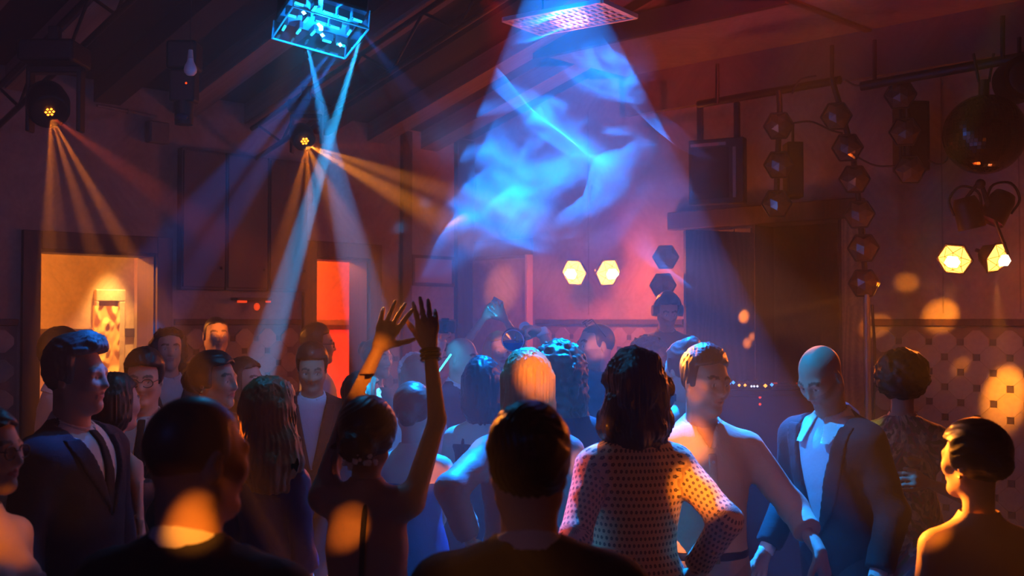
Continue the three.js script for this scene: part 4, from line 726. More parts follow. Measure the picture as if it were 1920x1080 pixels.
  if (o.hair && o.hair.style !== 'bald') { const h = hairField(o.hair, id * 1.37); const cellH = (o.hair.cell ?? Math.min(0.0095, Math.max(0.0052, near * 0.0015))) / s; onHead(part(who, 'hair', netMesh(h.f, h.lo, h.hi, cellH), hairMat(o.hair.color))); }
  if (o.beard && o.beardHair) { const bf = (x, y, zz) => Math.max(headField(fem, x, y, zz) - 0.006 - 0.003 * noise.noise(x * 120, y * 120, zz * 120), -Math.min(-0.04 - y + Math.abs(x) * 0.3, zz - 0.0), -(Math.hypot(x, (y + 0.06) * 1.6) - 0.02)); onHead(part(who, 'beard', netMesh(bf, V(-0.1, -0.14, -0.02), V(0.1, 0, 0.13), 0.0055), hairMat(o.hair?.color ?? 'dark'))); }
  if (o.glasses) { const gl = []; for (const k of [-1, 1]) { gl.push(new THREE.TorusGeometry(0.0225, 0.0022, 6, 22).scale(1.1, 0.85, 1).translate(k * 0.031, 0.001, 0.101)); gl.push(cyl(V(k * 0.055, 0.006, 0.1), V(k * 0.081, 0.008, -0.005), 0.002, 0.002, 6)); } gl.push(cyl(V(-0.008, 0.006, 0.104), V(0.008, 0.006, 0.104), 0.002, 0.002, 6)); const fr = onHead(part(who, 'glasses', merge(gl.map((q) => (q.index ? q.toNonIndexed() : q))), leather)); }
  if (o.shades) { const gl = []; for (const k of [-1, 1]) gl.push(new THREE.TorusGeometry(0.024, 0.003, 6, 20).scale(1.1, 0.8, 1).translate(k * 0.031, 0, 0)); gl.push(cyl(V(-0.008, 0.006, 0), V(0.008, 0.006, 0), 0.003, 0.003, 6), cyl(V(-0.058, 0.006, 0), V(-0.085, 0, -0.11), 0.003, 0.003, 6), cyl(V(0.058, 0.006, 0), V(0.085, 0, -0.11), 0.003, 0.003, 6)); const gg = merge(gl.map((q) => (q.index ? q.toNonIndexed() : q))); gg.rotateX(-0.9).translate(0, 0.135, 0.045); onHead(part(who, 'sunglasses', gg, leather)); }
  if (o.phones) { onHead(part(who, 'headphones', merge([new THREE.TorusGeometry(0.1, 0.011, 8, 24, Math.PI).translate(0, 0.03, -0.015), ...[-1, 1].map((k) => new THREE.CylinderGeometry(0.042, 0.046, 0.035, 20).rotateZ(Math.PI / 2).translate(k * 0.1, 0, -0.01))].map((q) => q.toNonIndexed())), leather)); }
  if (o.band) { const fl = []; const rr = rng(id); for (let i = 0; i < 26; i++) { const a = -1.5 + i * 0.12; fl.push(new THREE.IcosahedronGeometry(0.012 + rr() * 0.006, 0).translate(Math.sin(a) * 0.1, 0.035 + Math.cos(a) * 0.105, -0.01 + rr() * 0.02)); } onHead(part(who, 'flower_band', merge(fl), whiteCotton)); }
  if (o.earrings) for (const k of [-1, 1]) onHead(part(who, 'earring', new THREE.SphereGeometry(0.007, 10, 8).translate(k * 0.082, -0.046, -0.012), gold));
  return { who, joints: { N, headPos, arms, shL, shR, s, headM }, made };
}
// a point in a person's own axes, moved into the hall
const inWorld = (p, v) => { p.who.updateMatrixWorld(true); return v.clone().applyMatrix4(p.who.matrixWorld); };
// ---------------------------------------------------------------- the crowd (px, top: where the head is seen; d: distance from the camera)
// printed cloth: small dark blossoms on cream, and a washed floral print
const dottedTex = noiseTexture(512, (u, v) => { const n = 6, row = Math.floor(v * n), fu = (u * n + (row % 2) * 0.5) % 1 - 0.5, fv = (v * n) % 1 - 0.5, a = Math.atan2(fv, fu), r = Math.hypot(fu, fv) + 0.035 * Math.cos(5 * a), petal = r < 0.27 && r > 0.09 || r < 0.05; return petal ? [0.2, 0.13, 0.13] : [0.86, 0.72, 0.56]; }, true);
const floralTex = noiseTexture(512, (u, v) => { const a = tiled(9, u, v, 1), b = tiled(14, u, v, 7), c = tiled(30, u, v, 13); let k = [0.55, 0.5, 0.48]; if (a > 0.14) k = [0.42, 0.26, 0.3]; if (b > 0.2) k = [0.28, 0.34, 0.42]; if (a < -0.22) k = [0.7, 0.66, 0.58]; if (b < -0.26) k = [0.3, 0.33, 0.22]; return k.map((x) => x * (0.9 + 0.25 * c)); }, true);
dottedTex.repeat.set(7.2, 7.2); floralTex.repeat.set(2.2, 2.2);
const dotted = fabric('dotted', 0xffffff, 0.8, { map: dottedTex }), floral = fabric('floral', 0xffffff, 0.8, { map: floralTex });
const PI = Math.PI, people = {};
const suit = (m, more = {}) => ({ shirt: whiteCotton, collar: whiteCotton, jacket: m, trousers: m, cuff: whiteCotton, ...more });
people.shaved = person({ px: 372, d: 2.2, top: 740, yaw: PI - 0.3, headYaw: -0.4, girth: 1.08, skin: 'tan', hair: { style: 'buzz', color: 'stubble' }, wear: suit(charcoal), label: 'man with shaved head and dark jacket seen from behind, nearest at the left' });
people.raised = person({ px: 690, d: 3.5, top: 740, yaw: PI - 0.05, pitch: 0.12, fem: true, bare: true, shrug: [0.07, 0.06], hair: { style: 'updo', color: 'dark', bun: [0.01, -0.03, -0.115, 0.06], volume: 0.022 }, skin: 'olive', arms: { L: { world: at(722, 622, 3.62), elbow: [1, 0.1, 0.2], palm: [0, 0.1, 1], curl: [0.1, 0.05, 0.16, 0.1, 0.2], spread: 0.13, thumb: 0.95 }, R: { world: at(806, 652, 3.62), elbow: [-1, -0.2, 0.2], palm: [0.3, 0.1, 1], curl: [0.05, 0.12, 0.1, 0.1, 0.2], spread: 0.06, thumb: 0.5 } }, wear: { dress: blackSilk, dressOpt: { topY: 1.16, topTilt: 0.5, straps: [[[-0.01, 1.44, -0.085], [-0.005, 1.3, -0.115], [0.0, 1.12, -0.105]]] }, shoes: leather }, label: 'woman with pinned up dark hair and bare back raising both arms' });
people.centre = person({ px: 1018, d: 2.4, top: 765, yaw: PI, girth: 1.12, lean: [0.03, 0, 0.02], hair: { style: 'short', color: 'black', volume: 0.016 }, wear: suit(blackWool), label: 'dark haired man in black jacket seen from behind, nearest in the centre' });
people.pattern = person({ px: 1188, d: 4.0, top: 655, yaw: PI + 0.2, fem: true, girth: 1.1, seamFront: true, hair: { style: 'long', color: 'dark', length: 0.23, volume: 0.03, wave: 0.024, flare: 0.2, bend: 0.1 }, arms: { R: { world: at(1296, 1075, 3.95), elbow: [-0.55, 0, -1] }, L: { world: at(1085, 1090, 3.95), elbow: [0.5, 0, -1] } }, wear: { top: dotted, topOpt: { grow: 0.02, sleeve: 0.93, pattern: true }, sleeveCuff: dotted, cuffAt: 0.93, trousers: charcoal }, label: 'woman with dark wavy hair in a dotted cream blouse, back turned' });
people.cream = person({ px: 1318, d: 4.4, top: 648, yaw: 0.12, headYaw: 0.38, pitch: 0.1, roll: -0.05, girth: 1.02, skin: 'tan', beard: 0.25, hair: { style: 'short', color: 'black', volume: 0.012 }, arms: { L: { world: at(1537, 1035, 4.2), elbow: [0.4, 0, -1], dir: [0.2, -1, 0.15], palm: [-0.6, 0, -0.5] }, R: { world: at(1262, 1075, 4.35), elbow: [-0.3, 0, -1] } }, wear: { shirt: creamCotton, collar: creamCotton, openCollar: 0.5, wideCollar: 0.55, trousers: beigeTwill, belt: leather, sleeve: 0.76, sleeveCuff: creamCotton, cuffAt: 0.76, shirtOpt: { grow: 0.016, v: 0.085, vWidth: 0.42, hole: 0.084 }, placket: creamCotton }, label: 'man in a cream open collared shirt with rolled sleeves facing the camera' });
people.bald = person({ px: 1572, d: 4.7, top: 668, extra: 0.06, yaw: -0.95, lean: [0, 0, 0.07], pitch: 0.62, skin: 'tan', beard: 0.4, hair: { style: 'bald', color: 'dark' }, arms: { R: { hand: [-0.26, 0.92, 0.16] }, L: { hand: [0.27, 0.9, 0.12] } }, wear: { shirt: paleBlue, collar: whiteCotton, wideCollar: 0.6, jacket: blackWool, jacketV: 0.5, vWidth: 0.22, trousers: blackWool, cuff: whiteCotton }, label: 'bald man in black jacket and pale blue shirt bowing his head' });
people.floral = person({ px: 1690, d: 5.2, top: 640, yaw: PI - 0.35, fem: true, girth: 1.08, seamFront: true, bare: true, skin: 'olive', hair: { style: 'afro', color: 'dark', radius: 0.122 }, arms: { R: { world: at(1738, 905, 4.95), elbow: [-0.5, -1, 0], palm: [1, 0, 0.2], curl: [0.5, 0.8, 0.8, 0.8, 0.8] } }, wear: { dress: floral, dressOpt: { length: 0.35, wide: 0.27, sleeve: 0.24, hole: 0.085, pattern: true } }, label: 'curly haired woman in a floral short sleeved dress, seen from behind' });
people.bareBack = person({ px: 1822, d: 3.3, top: 780, yaw: PI + 0.15, headYaw: 0.4, fem: true, bare: true, skin: 'tan', hair: { style: 'updo', color: 'black', bun: [0.02, 0.0, -0.105, 0.045], volume: 0.02 }, wear: { dress: blackSilk, dressOpt: { topY: 1.12 } }, earrings: true, label: 'woman with short dark hair and bare shoulders seen from behind at the right' });
people.edge = person({ px: 2005, d: 3.85, top: 700, yaw: -1.9, fem: true, hair: { style: 'long', color: 'brown', length: 0.16 }, arms: { R: { hand: [-0.2, 1.05, 0.3] } }, wear: { top: teal, trousers: charcoal }, label: 'person in a teal top cut off by the right edge' });
people.grey = person({ px: 148, d: 4.05, top: 632, yaw: 1.3, headYaw: 0.12, girth: 1.08, hair: { style: 'short', color: 'grey', volume: 0.016, part: true, quiff: 0.8, line: 0.082 }, wear: suit(navy, { tie: blackWool }), label: 'grey haired man in a navy suit in profile at the left' });
people.profile = person({ px: -18, d: 3.1, top: 755, yaw: 1.35, fem: true, bare: true, glasses: true, hair: { style: 'updo', color: 'dark' }, wear: { dress: rose, dressOpt: { topY: 1.27 } }, label: 'woman with glasses and bare shoulders in profile, cut off by the left edge' });
people.glasses = person({ px: 272, d: 5.2, top: 655, yaw: 0.15, pitch: 0.12, glasses: true, hair: { style: 'short', color: 'dark', part: true, quiff: 0.5 }, wear: suit(blackWool, { tie: blackWool }), label: 'young man with glasses, black suit and tie in front of the lit doorway' });
people.behindGrey = person({ px: 222, d: 4.65, top: 694, yaw: 2.5, fem: true, hair: { style: 'long', color: 'brown', length: 0.14 }, wear: { dress: blackSilk, dressOpt: { topY: 1.3 } }, label: 'short haired woman half hidden behind the grey haired man' });
people.whiteShirt = person({ px: 122, d: 5.7, top: 617, yaw: 2.2, hair: { style: 'short', color: 'black' }, wear: { shirt: whiteCotton, collar: whiteCotton, trousers: charcoal }, label: 'man in a white shirt standing behind the grey haired man' });
people.dim = person({ px: 318, d: 7.2, top: 612, yaw: 0.4, hair: { style: 'curly', color: 'dark', length: 0.05 }, wear: suit(charcoal), label: 'dim figure with bushy hair beside the lit doorway' });
people.goldFace = person({ px: 406, d: 8.0, top: 593, yaw: 0.45, girth: 1.08, skin: 'tan', hair: { style: 'buzz', color: 'dark' }, wear: { shirt: blackWool, jacket: blackWool, trousers: blackWool }, label: 'tall man in black with a gold lit face by the tiled wall' });
people.bunProfile = person({ px: 405, d: 5.0, top: 655, yaw: 1.25, fem: true, bare: true, skin: 'tan', hair: { style: 'updo', color: 'black', bun: [0, 0.0, -0.11, 0.055], volume: 0.02 }, earrings: true, wear: { dress: blackSilk, dressOpt: { topY: 1.28 } }, label: 'woman with black pinned up hair and earrings in profile facing right' });
people.redProfile = person({ px: 462, d: 5.9, top: 666, yaw: 1.15, fem: true, hair: { style: 'long', color: 'brown', length: 0.18 }, wear: { top: wine, trousers: charcoal }, label: 'woman in profile just beyond the one with earrings' });
people.longHair = person({ px: 512, d: 4.2, top: 705, yaw: PI - 0.65, fem: true, hair: { style: 'long', color: 'honey', length: 0.3, volume: 0.024, flare: 0.3, sway: -0.25, wave: 0.014 }, wear: { top: blueSilk, trousers: charcoal, topOpt: { sleeve: 0.6 } }, label: 'woman with long loose brown blond hair seen from behind, left of the raised arms' });
people.openShirt = person({ px: 586, d: 6.3, top: 648, extra: 0.02, yaw: 0.15, pitch: 0.35, hair: { style: 'short', color: 'black' }, skin: 'olive', beard: 0.15, wear: { shirt: paleBlue, collar: paleBlue, jacket: charcoal, jacketV: 0.4, vWidth: 0.2, trousers: charcoal }, label: 'man looking down in a dark jacket and open pale blue shirt' });
people.paleBack = person({ px: 598, d: 7.8, top: 607, yaw: 2.0, headYaw: -0.2, glasses: true, skin: 'olive', hair: { style: 'short', color: 'black', volume: 0.01 }, wear: { shirt: paleBlue, collar: paleBlue, trousers: charcoal }, label: 'man with glasses in a pale shirt before the red doorway' });
people.blueFace = person({ px: 709, d: 7.3, top: 632, yaw: 0.9, fem: true, hair: { style: 'updo', color: 'brown' }, wear: { top: charcoal, trousers: charcoal }, label: 'woman with a bluish lit face right of the raised forearm' });
people.dimLow = person({ px: 683, d: 5.6, top: 692, yaw: 2.2, fem: true, hair: { style: 'long', color: 'dark', length: 0.2 }, wear: { top: blackSilk, trousers: charcoal }, label: 'dark haired woman behind the raised forearm' });
people.flowers = person({ px: 776, d: 6.3, top: 663, yaw: -2.5, fem: true, band: true, hair: { style: 'long', color: 'honey', length: 0.12, volume: 0.02 }, wear: { top: whiteCotton, trousers: charcoal }, label: 'blond woman wearing a white flower hair band' });
people.blueDress = person({ px: 775, d: 4.9, top: 712, yaw: PI - 0.15, fem: true, bare: true, hair: { style: 'updo', color: 'brown', bun: [0, -0.03, -0.1, 0.04], volume: 0.016 }, arms: { R: { hand: [-0.25, 0.98, 0.12] } }, wear: { dress: blueSilk, dressOpt: { topY: 1.3, length: 0.3 } }, label: 'woman in a shiny blue dress behind the raised right arm' });
people.camera = person({ px: 836, d: 8.3, top: 642, yaw: -0.4, fem: true, hair: { style: 'long', color: 'black', length: 0.15 }, arms: { R: { world: at(833, 622, 8.1), elbow: [-1, 0, 0.3], palm: [0.3, 0, 1], curl: [0.6, 0.9, 0.9, 0.9, 0.9] } }, wear: { top: paleBlue, trousers: charcoal }, label: 'woman holding a black camera over her head' });
people.baldSuit = person({ px: 866, d: 7.0, top: 632, yaw: 1.15, pitch: 0.1, skin: 'fair', hair: { style: 'bald', color: 'brown' }, arms: { L: { hand: [0.22, 1.1, 0.3] } }, wear: suit(navy, { shirt: paleBlue, collar: paleBlue }), label: 'bald man in a navy suit facing right in the middle of the crowd' });
people.blackHair = person({ px: 905, d: 5.5, top: 667, yaw: PI, fem: true, bare: true, hair: { style: 'long', color: 'black', length: 0.2, volume: 0.022 }, wear: { dress: charcoal, dressOpt: { topY: 1.34, straps: [[[-0.1, 1.3, -0.1], [-0.09, 1.4, -0.04], [-0.085, 1.35, 0.08]], [[0.1, 1.3, -0.1], [0.09, 1.4, -0.04], [0.085, 1.35, 0.08]]] } }, label: 'woman with straight black hair seen from behind' });
people.blond = person({ px: 988, d: 4.35, top: 652, yaw: PI + 0.1, fem: true, girth: 1.15, seamFront: true, hair: { style: 'long', color: 'blond', length: 0.25, volume: 0.02, wave: 0.004, flare: 0.05, bend: 0.05 }, arms: { L: { world: at(882, 1015, 4.2), elbow: [0.7, 0, -1] }, R: { hand: [-0.25, 0.95, 0.1] } }, wear: { top: mauveSilk, topOpt: { grow: 0.022, sleeve: 0.93 }, trousers: charcoal, skirt: charcoal }, label: 'woman with long straight blond hair in a pale loose blouse, back turned' });
people.curly = person({ px: 1052, d: 5.3, top: 642, yaw: PI - 0.3, fem: true, hair: { style: 'curly', color: 'auburn', length: 0.2, volume: 0.03 }, wear: { top: wine, trousers: charcoal }, label: 'woman with red rimmed curly hair beside the blond woman' });
people.armsUp = person({ px: 936, d: 7.7, top: 620, yaw: 0.35, fem: true, bare: true, shrug: [0.05, 0.05], hair: { style: 'long', color: 'blond', length: 0.1, volume: 0.018 }, arms: { R: { world: at(907, 596, 7.55), elbow: [-1, 0, 0.2], palm: [0.3, 0, 1], curl: [0.6, 0.9, 0.9, 0.9, 0.9] }, L: { world: at(946, 598, 7.5), elbow: [1, 0, 0.2], palm: [-0.2, 0, 1], curl: [0.2, 0.2, 0.2, 0.3, 0.4] } }, wear: { dress: wine, dressOpt: { topY: 1.3 } }, label: 'blond woman facing the camera with both arms up' });
people.pourer = person({ px: 1116, d: 6.5, top: 606, yaw: -1.25, headYaw: 0.05, roll: 0.05, girth: 1.05, shades: true, beard: 0.5, skin: 'tan', shrug: [0.05, 0], hair: { style: 'buzz', color: 'brown' }, arms: { L: { world: at(1016, 622, 6.35), elbow: [0.4, -1, 0.2], palm: [0.2, -0.6, 0.5], dir: [0, 0.2, 1], curl: [0.5, 0.9, 0.9, 0.9, 0.9] }, R: { hand: [-0.15, 1.05, 0.3] } }, wear: { shirt: whiteCotton, collar: creamCotton, jacket: navy, jacketV: 0.36, vWidth: 0.3, trousers: navy, cuff: whiteCotton, tie: blueSilk }, label: 'man in a dark suit with sunglasses on his head stretching out an arm' });
people.discJockey = person({ px: 1250, d: 8.15, top: 560, base: 0.42, yaw: 0.1, pitch: 0.4, extra: 0.05, phones: true, beard: 0.5, skin: 'tan', hair: { style: 'short', color: 'black' }, arms: { L: { hand: [0.2, 1.1, 0.35] }, R: { hand: [-0.22, 1.1, 0.35] } }, wear: { shirt: blackWool, collar: blackWool, trousers: blackWool, sleeve: 0.6 }, label: 'disc jockey in black wearing headphones on the podium' });
people.curlyMan = person({ px: 1212, d: 7.0, top: 628, yaw: PI + 0.2, hair: { style: 'curly', color: 'dark', length: 0.02, volume: 0.02 }, wear: suit(charcoal), label: 'curly dark haired man in front of the disc jockey, back turned' });
people.bunPink = person({ px: 1281, d: 5.4, top: 634, yaw: PI + 0.5, fem: true, bare: true, earrings: true, hair: { style: 'updo', color: 'dark', bun: [0, 0.1, -0.06, 0.05] }, wear: { dress: rose, dressOpt: { topY: 1.34, hole: 0.09 } }, label: 'woman with a dark bun and pink top behind the man in the cream shirt' });
// ---------------------------------------------------------------- hanging gear, console, held things
{ // truss pipes that carry the lamps
  const y = 3.5, t = roomThing('lighting_bar', 'black lighting bar along the lamp wall carrying the hexagonal lamps', 'bar');
  const p = (px, py, d) => at(px, py, d).applyMatrix4(roomInverse);
  part(t, 'pipe', cyl(p(1310, 196, 8.2), p(1575, 150, 7.3), 0.028), blackMetal); part(t, 'pipe', cyl(p(1615, 162, 7.1), p(2000, 92, 6.3), 0.03), blackMetal);
  for (const [px, y0, y1, d] of [[1345, 195, 120, 8.0], [1560, 155, 85, 7.3], [1640, 155, 75, 7.05], [1880, 110, 30, 6.5]]) part(t, 'hanger', cyl(p(px, y0, d), p(px, y1, d), 0.014, 0.014, 8), blackMetal);
  for (const [pts, d] of [[[[1460, 170], [1462, 205], [1458, 300], [1455, 405]], 7.45], [[[1560, 150], [1575, 200], [1600, 300], [1618, 470], [1625, 540]], 7.3], [[[1690, 150], [1700, 200], [1705, 300], [1706, 330]], 7.15]]) part(t, 'lamp_chain', tube(pts.map(([x, yy]) => p(x, yy, d)), 0.02, 20, 8), blackMetal);
  for (const [pts, d] of [[[[1480, 232], [1520, 228], [1560, 245], [1580, 250]], 7.4], [[[1600, 290], [1640, 310], [1680, 312]], 7.2], [[[1740, 300], [1760, 308], [1775, 300], [1780, 270]], 7.0], [[[1485, 175], [1500, 150], [1530, 142]], 7.4], [[[1585, 150], [1605, 160], [1625, 158]], 7.2]]) part(t, 'cable', tube(pts.map(([x, yy]) => p(x, yy, d)), 0.006, 16, 6), blackPaint);
}
for (const [px0, px1, y0, y1, d, w] of [[1472, 1502, 268, 372, 7.6, 'left string'], [1680, 1736, 192, 322, 7.3, 'string beside the mirror ball']]) { const a = at(px0, y1, d), b = at(px1, y0, d), t = thing('dimmer_box', 'black box hanging behind the ' + w + ' of hexagonal lamps', 'box', a.clone().add(b).multiplyScalar(0.5)), W = (b.x - a.x) / 2, H = (b.y - a.y) / 2; part(t, 'case', bx(-W, W, -H, H, -0.07, 0.07, 0.01), blackMetal); part(t, 'front_plate', bx(-W * 0.8, W * 0.8, -H * 0.9, H * 0.9, 0.07, 0.078, 0.003), blackPaint); part(t, 'hook', cyl(V(0, H, 0), V(0, H + 0.12, 0), 0.01), blackMetal); }
{ // flat screen seen at a slant
  const p = at(1345, 322, 8.2), t = thing('wall_screen', 'dark flat screen on two hangers in the blue smoke', 'screen', p, -0.5); part(t, 'case', bx(-0.21, 0.21, -0.24, 0.24, -0.05, 0.04, 0.012), blackMetal); part(t, 'pane', bx(-0.18, 0.1, -0.2, 0.17, 0.04, 0.046), phys(lin(0.01, 0.01, 0.015), 0.1)); part(t, 'light_bar', bx(-0.19, 0.08, 0.185, 0.21, 0.04, 0.05, 0.004), mat(lin(0.3, 0.3, 0.33), 0.5)); part(t, 'side_bar', bx(0.13, 0.155, -0.2, 0.17, 0.04, 0.05, 0.004), mat(lin(0.3, 0.3, 0.33), 0.5)); for (const x of [-0.13, 0.15]) part(t, 'hanger', bx(x - 0.02, x + 0.02, 0.24, 0.5, -0.02, 0.02, 0.004), blackMetal);
}
{ // mirror ball
  const p = at(1846, 252, 6.6), R = 0.232, t = thing('mirror_ball', 'large dark mirror ball hanging under the lighting bar', 'mirror ball', p), tiles = [];
  part(t, 'ball', new THREE.SphereGeometry(R, 40, 28), blackPaint);
  for (let j = 1; j < 34; j++) { const th = j / 34 * PI, n = Math.max(1, Math.round(2 * PI * R * Math.sin(th) / 0.0225)); for (let i = 0; i < n; i++) { const ph = i / n * 2 * PI, g = new THREE.PlaneGeometry(0.0205, 0.0205); g.translate(0, 0, R + 0.003).rotateX(-(PI / 2 - th)).rotateY(ph); tiles.push(g); } }
  part(t, 'mirror_tiles', merge(tiles), mat(lin(0.06, 0.055, 0.05), 0.12, { metalness: 1 })).userData.kind = 'stuff'; part(t, 'motor', cyl(V(0, R, 0), V(0, R + 0.09, 0), 0.03, 0.03, 16), blackMetal); part(t, 'hanger', [cyl(V(-0.03, R + 0.08, 0), V(-0.06, R + 0.25, 0), 0.008), cyl(V(0.03, R + 0.08, 0), V(0.06, R + 0.25, 0), 0.008)], blackMetal);
}
{ // round black drum at the corner
  const p = at(1912, 150, 6.5), t = thing('loudspeaker', 'round black loudspeaker behind the mirror ball at the right edge', 'loudspeaker', p); part(t, 'case', new THREE.CylinderGeometry(0.13, 0.13, 0.16, 28).rotateX(PI / 2), blackMetal); part(t, 'cone', new THREE.SphereGeometry(0.1, 20, 10).scale(1, 1, 0.25).translate(0, 0, 0.08), blackPaint); part(t, 'bracket', cyl(V(0, 0.13, 0), V(0, 0.25, 0), 0.012), blackMetal);
}
for (const [x, y, tilt, w] of [[1815, 398, 0.25, 'left'], [1872, 388, -0.5, 'right']]) { // spotlights over the two lit lamps
  const p = at(x, y, 6.65), t = thing('can_spotlight', 'unlit black can spotlight under the mirror ball, ' + w + ' one of two', 'stage light', p); t.rotation.z = tilt; part(t, 'can', new THREE.LatheGeometry([[0, 0.09], [0.06, 0.09], [0.075, 0.05], [0.08, -0.1], [0.075, -0.1], [0.06, 0.02], [0, 0.03]].map(([r, h]) => new THREE.Vector2(r, h)), 24), blackMetal); part(t, 'lens', new THREE.CylinderGeometry(0.07, 0.07, 0.008, 20).translate(0, -0.085, 0), phys(lin(0.05, 0.01, 0.06), 0.1)); part(t, 'yoke', tube([V(-0.085, 0, 0), V(-0.09, 0.1, 0), V(0, 0.16, 0), V(0.09, 0.1, 0), V(0.085, 0, 0)], 0.008, 20, 6), blackMetal);
}
{ // stand with legs under the ball
  const p = at(1838, 345, 6.62), t = thing('lamp_bracket', 'black three armed bracket hanging below the mirror ball', 'bracket', p); for (const [x, y] of [[-0.09, -0.09], [0.06, -0.2], [0.16, -0.42]]) part(t, 'arm', cyl(V(0, 0.02, 0), V(x, y, 0), 0.012, 0.01, 8), blackMetal); part(t, 'knuckle', new THREE.SphereGeometry(0.03, 14, 10), blackMetal);
}
{ // pole under the long chain
  const b = at(1626, 700, 7.25), t = thing('lamp_pole', 'grey metal pole standing below the long lamp chain', 'pole', V(b.x, 0, b.z)); part(t, 'tube', cyl(V(0, 0.02, 0), V(0, 2.1, 0), 0.022, 0.022, 14), mat(lin(0.3, 0.26, 0.24), 0.4, { metalness: 0.5 })); part(t, 'foot', new THREE.CylinderGeometry(0.16, 0.18, 0.02, 28).translate(0, 0.01, 0), blackMetal); part(t, 'cable', tube([V(0.035, 2.0, 0), V(0.05, 1.7, 0), V(0.04, 1.3, 0), V(0.05, 0.6, 0)], 0.009, 20, 6), blackPaint);
}
{ // slotted ceiling grille
  const p = at(1068, 38, 6.6), t = thing('ceiling_grille', 'slotted metal grille under the roof glowing pink through the smoke', 'grille', p), g = mat(lin(0.75, 0.55, 0.55), 0.45, { metalness: 0.2 });
  t.rotation.y = -0.62; const L = 0.34, W = 0.2;
  for (const k of [-1, 1]) { part(t, 'frame_bar', bx(-L, L, 0, 0.025, k * W - 0.012, k * W + 0.012), g); part(t, 'frame_bar', bx(k * L - 0.012, k * L + 0.012, 0, 0.025, -W, W), g); }
  for (let i = 0; i < 16; i++) part(t, 'slat', bx(-L + 0.03 + i * 0.041, -L + 0.052 + i * 0.041, 0.004, 0.02, -W, W), g); for (let j = 0; j < 4; j++) part(t, 'cross_bar', bx(-L, L, 0.001, 0.012, -W + 0.07 + j * 0.08, -W + 0.085 + j * 0.08), g);
  for (const [x, z] of [[-0.3, -0.16], [0.3, 0.16]]) part(t, 'hanger', cyl(V(x, 0.02, z), V(x, 0.45, z), 0.006), blackMetal);
}
{ const a = at(290, 250, 7.9), q = a.clone().applyMatrix4(roomInverse), t = roomThing('alarm_box', 'small box on the wall above the first doorway', 'box'), z = onPlane(290, 250, 'x', 0); part(t, 'case', bx(0, 0.08, z.y - 0.08, z.y + 0.08, z.z - 0.08, z.z + 0.08, 0.012), darkPlaster); part(t, 'lid', bx(0.08, 0.086, z.y - 0.07, z.y + 0.07, z.z - 0.07, z.z + 0.07, 0.003), darkPlaster); const c0 = onPlane(180, 198, 'x', 0), c1 = onPlane(292, 220, 'x', 0); const k = roomThing('conduit', 'thin pale conduit on the wall above the first doorway', 'conduit'); part(k, 'pipe', cyl(V(0.015, c0.y, c0.z), V(0.015, c1.y, c1.z), 0.012, 0.012, 8), roofWhite); part(k, 'clip', new THREE.TorusGeometry(0.015, 0.004, 6, 12).translate(0.015, (c0.y + c1.y) / 2, (c0.z + c1.z) / 2), steel); }
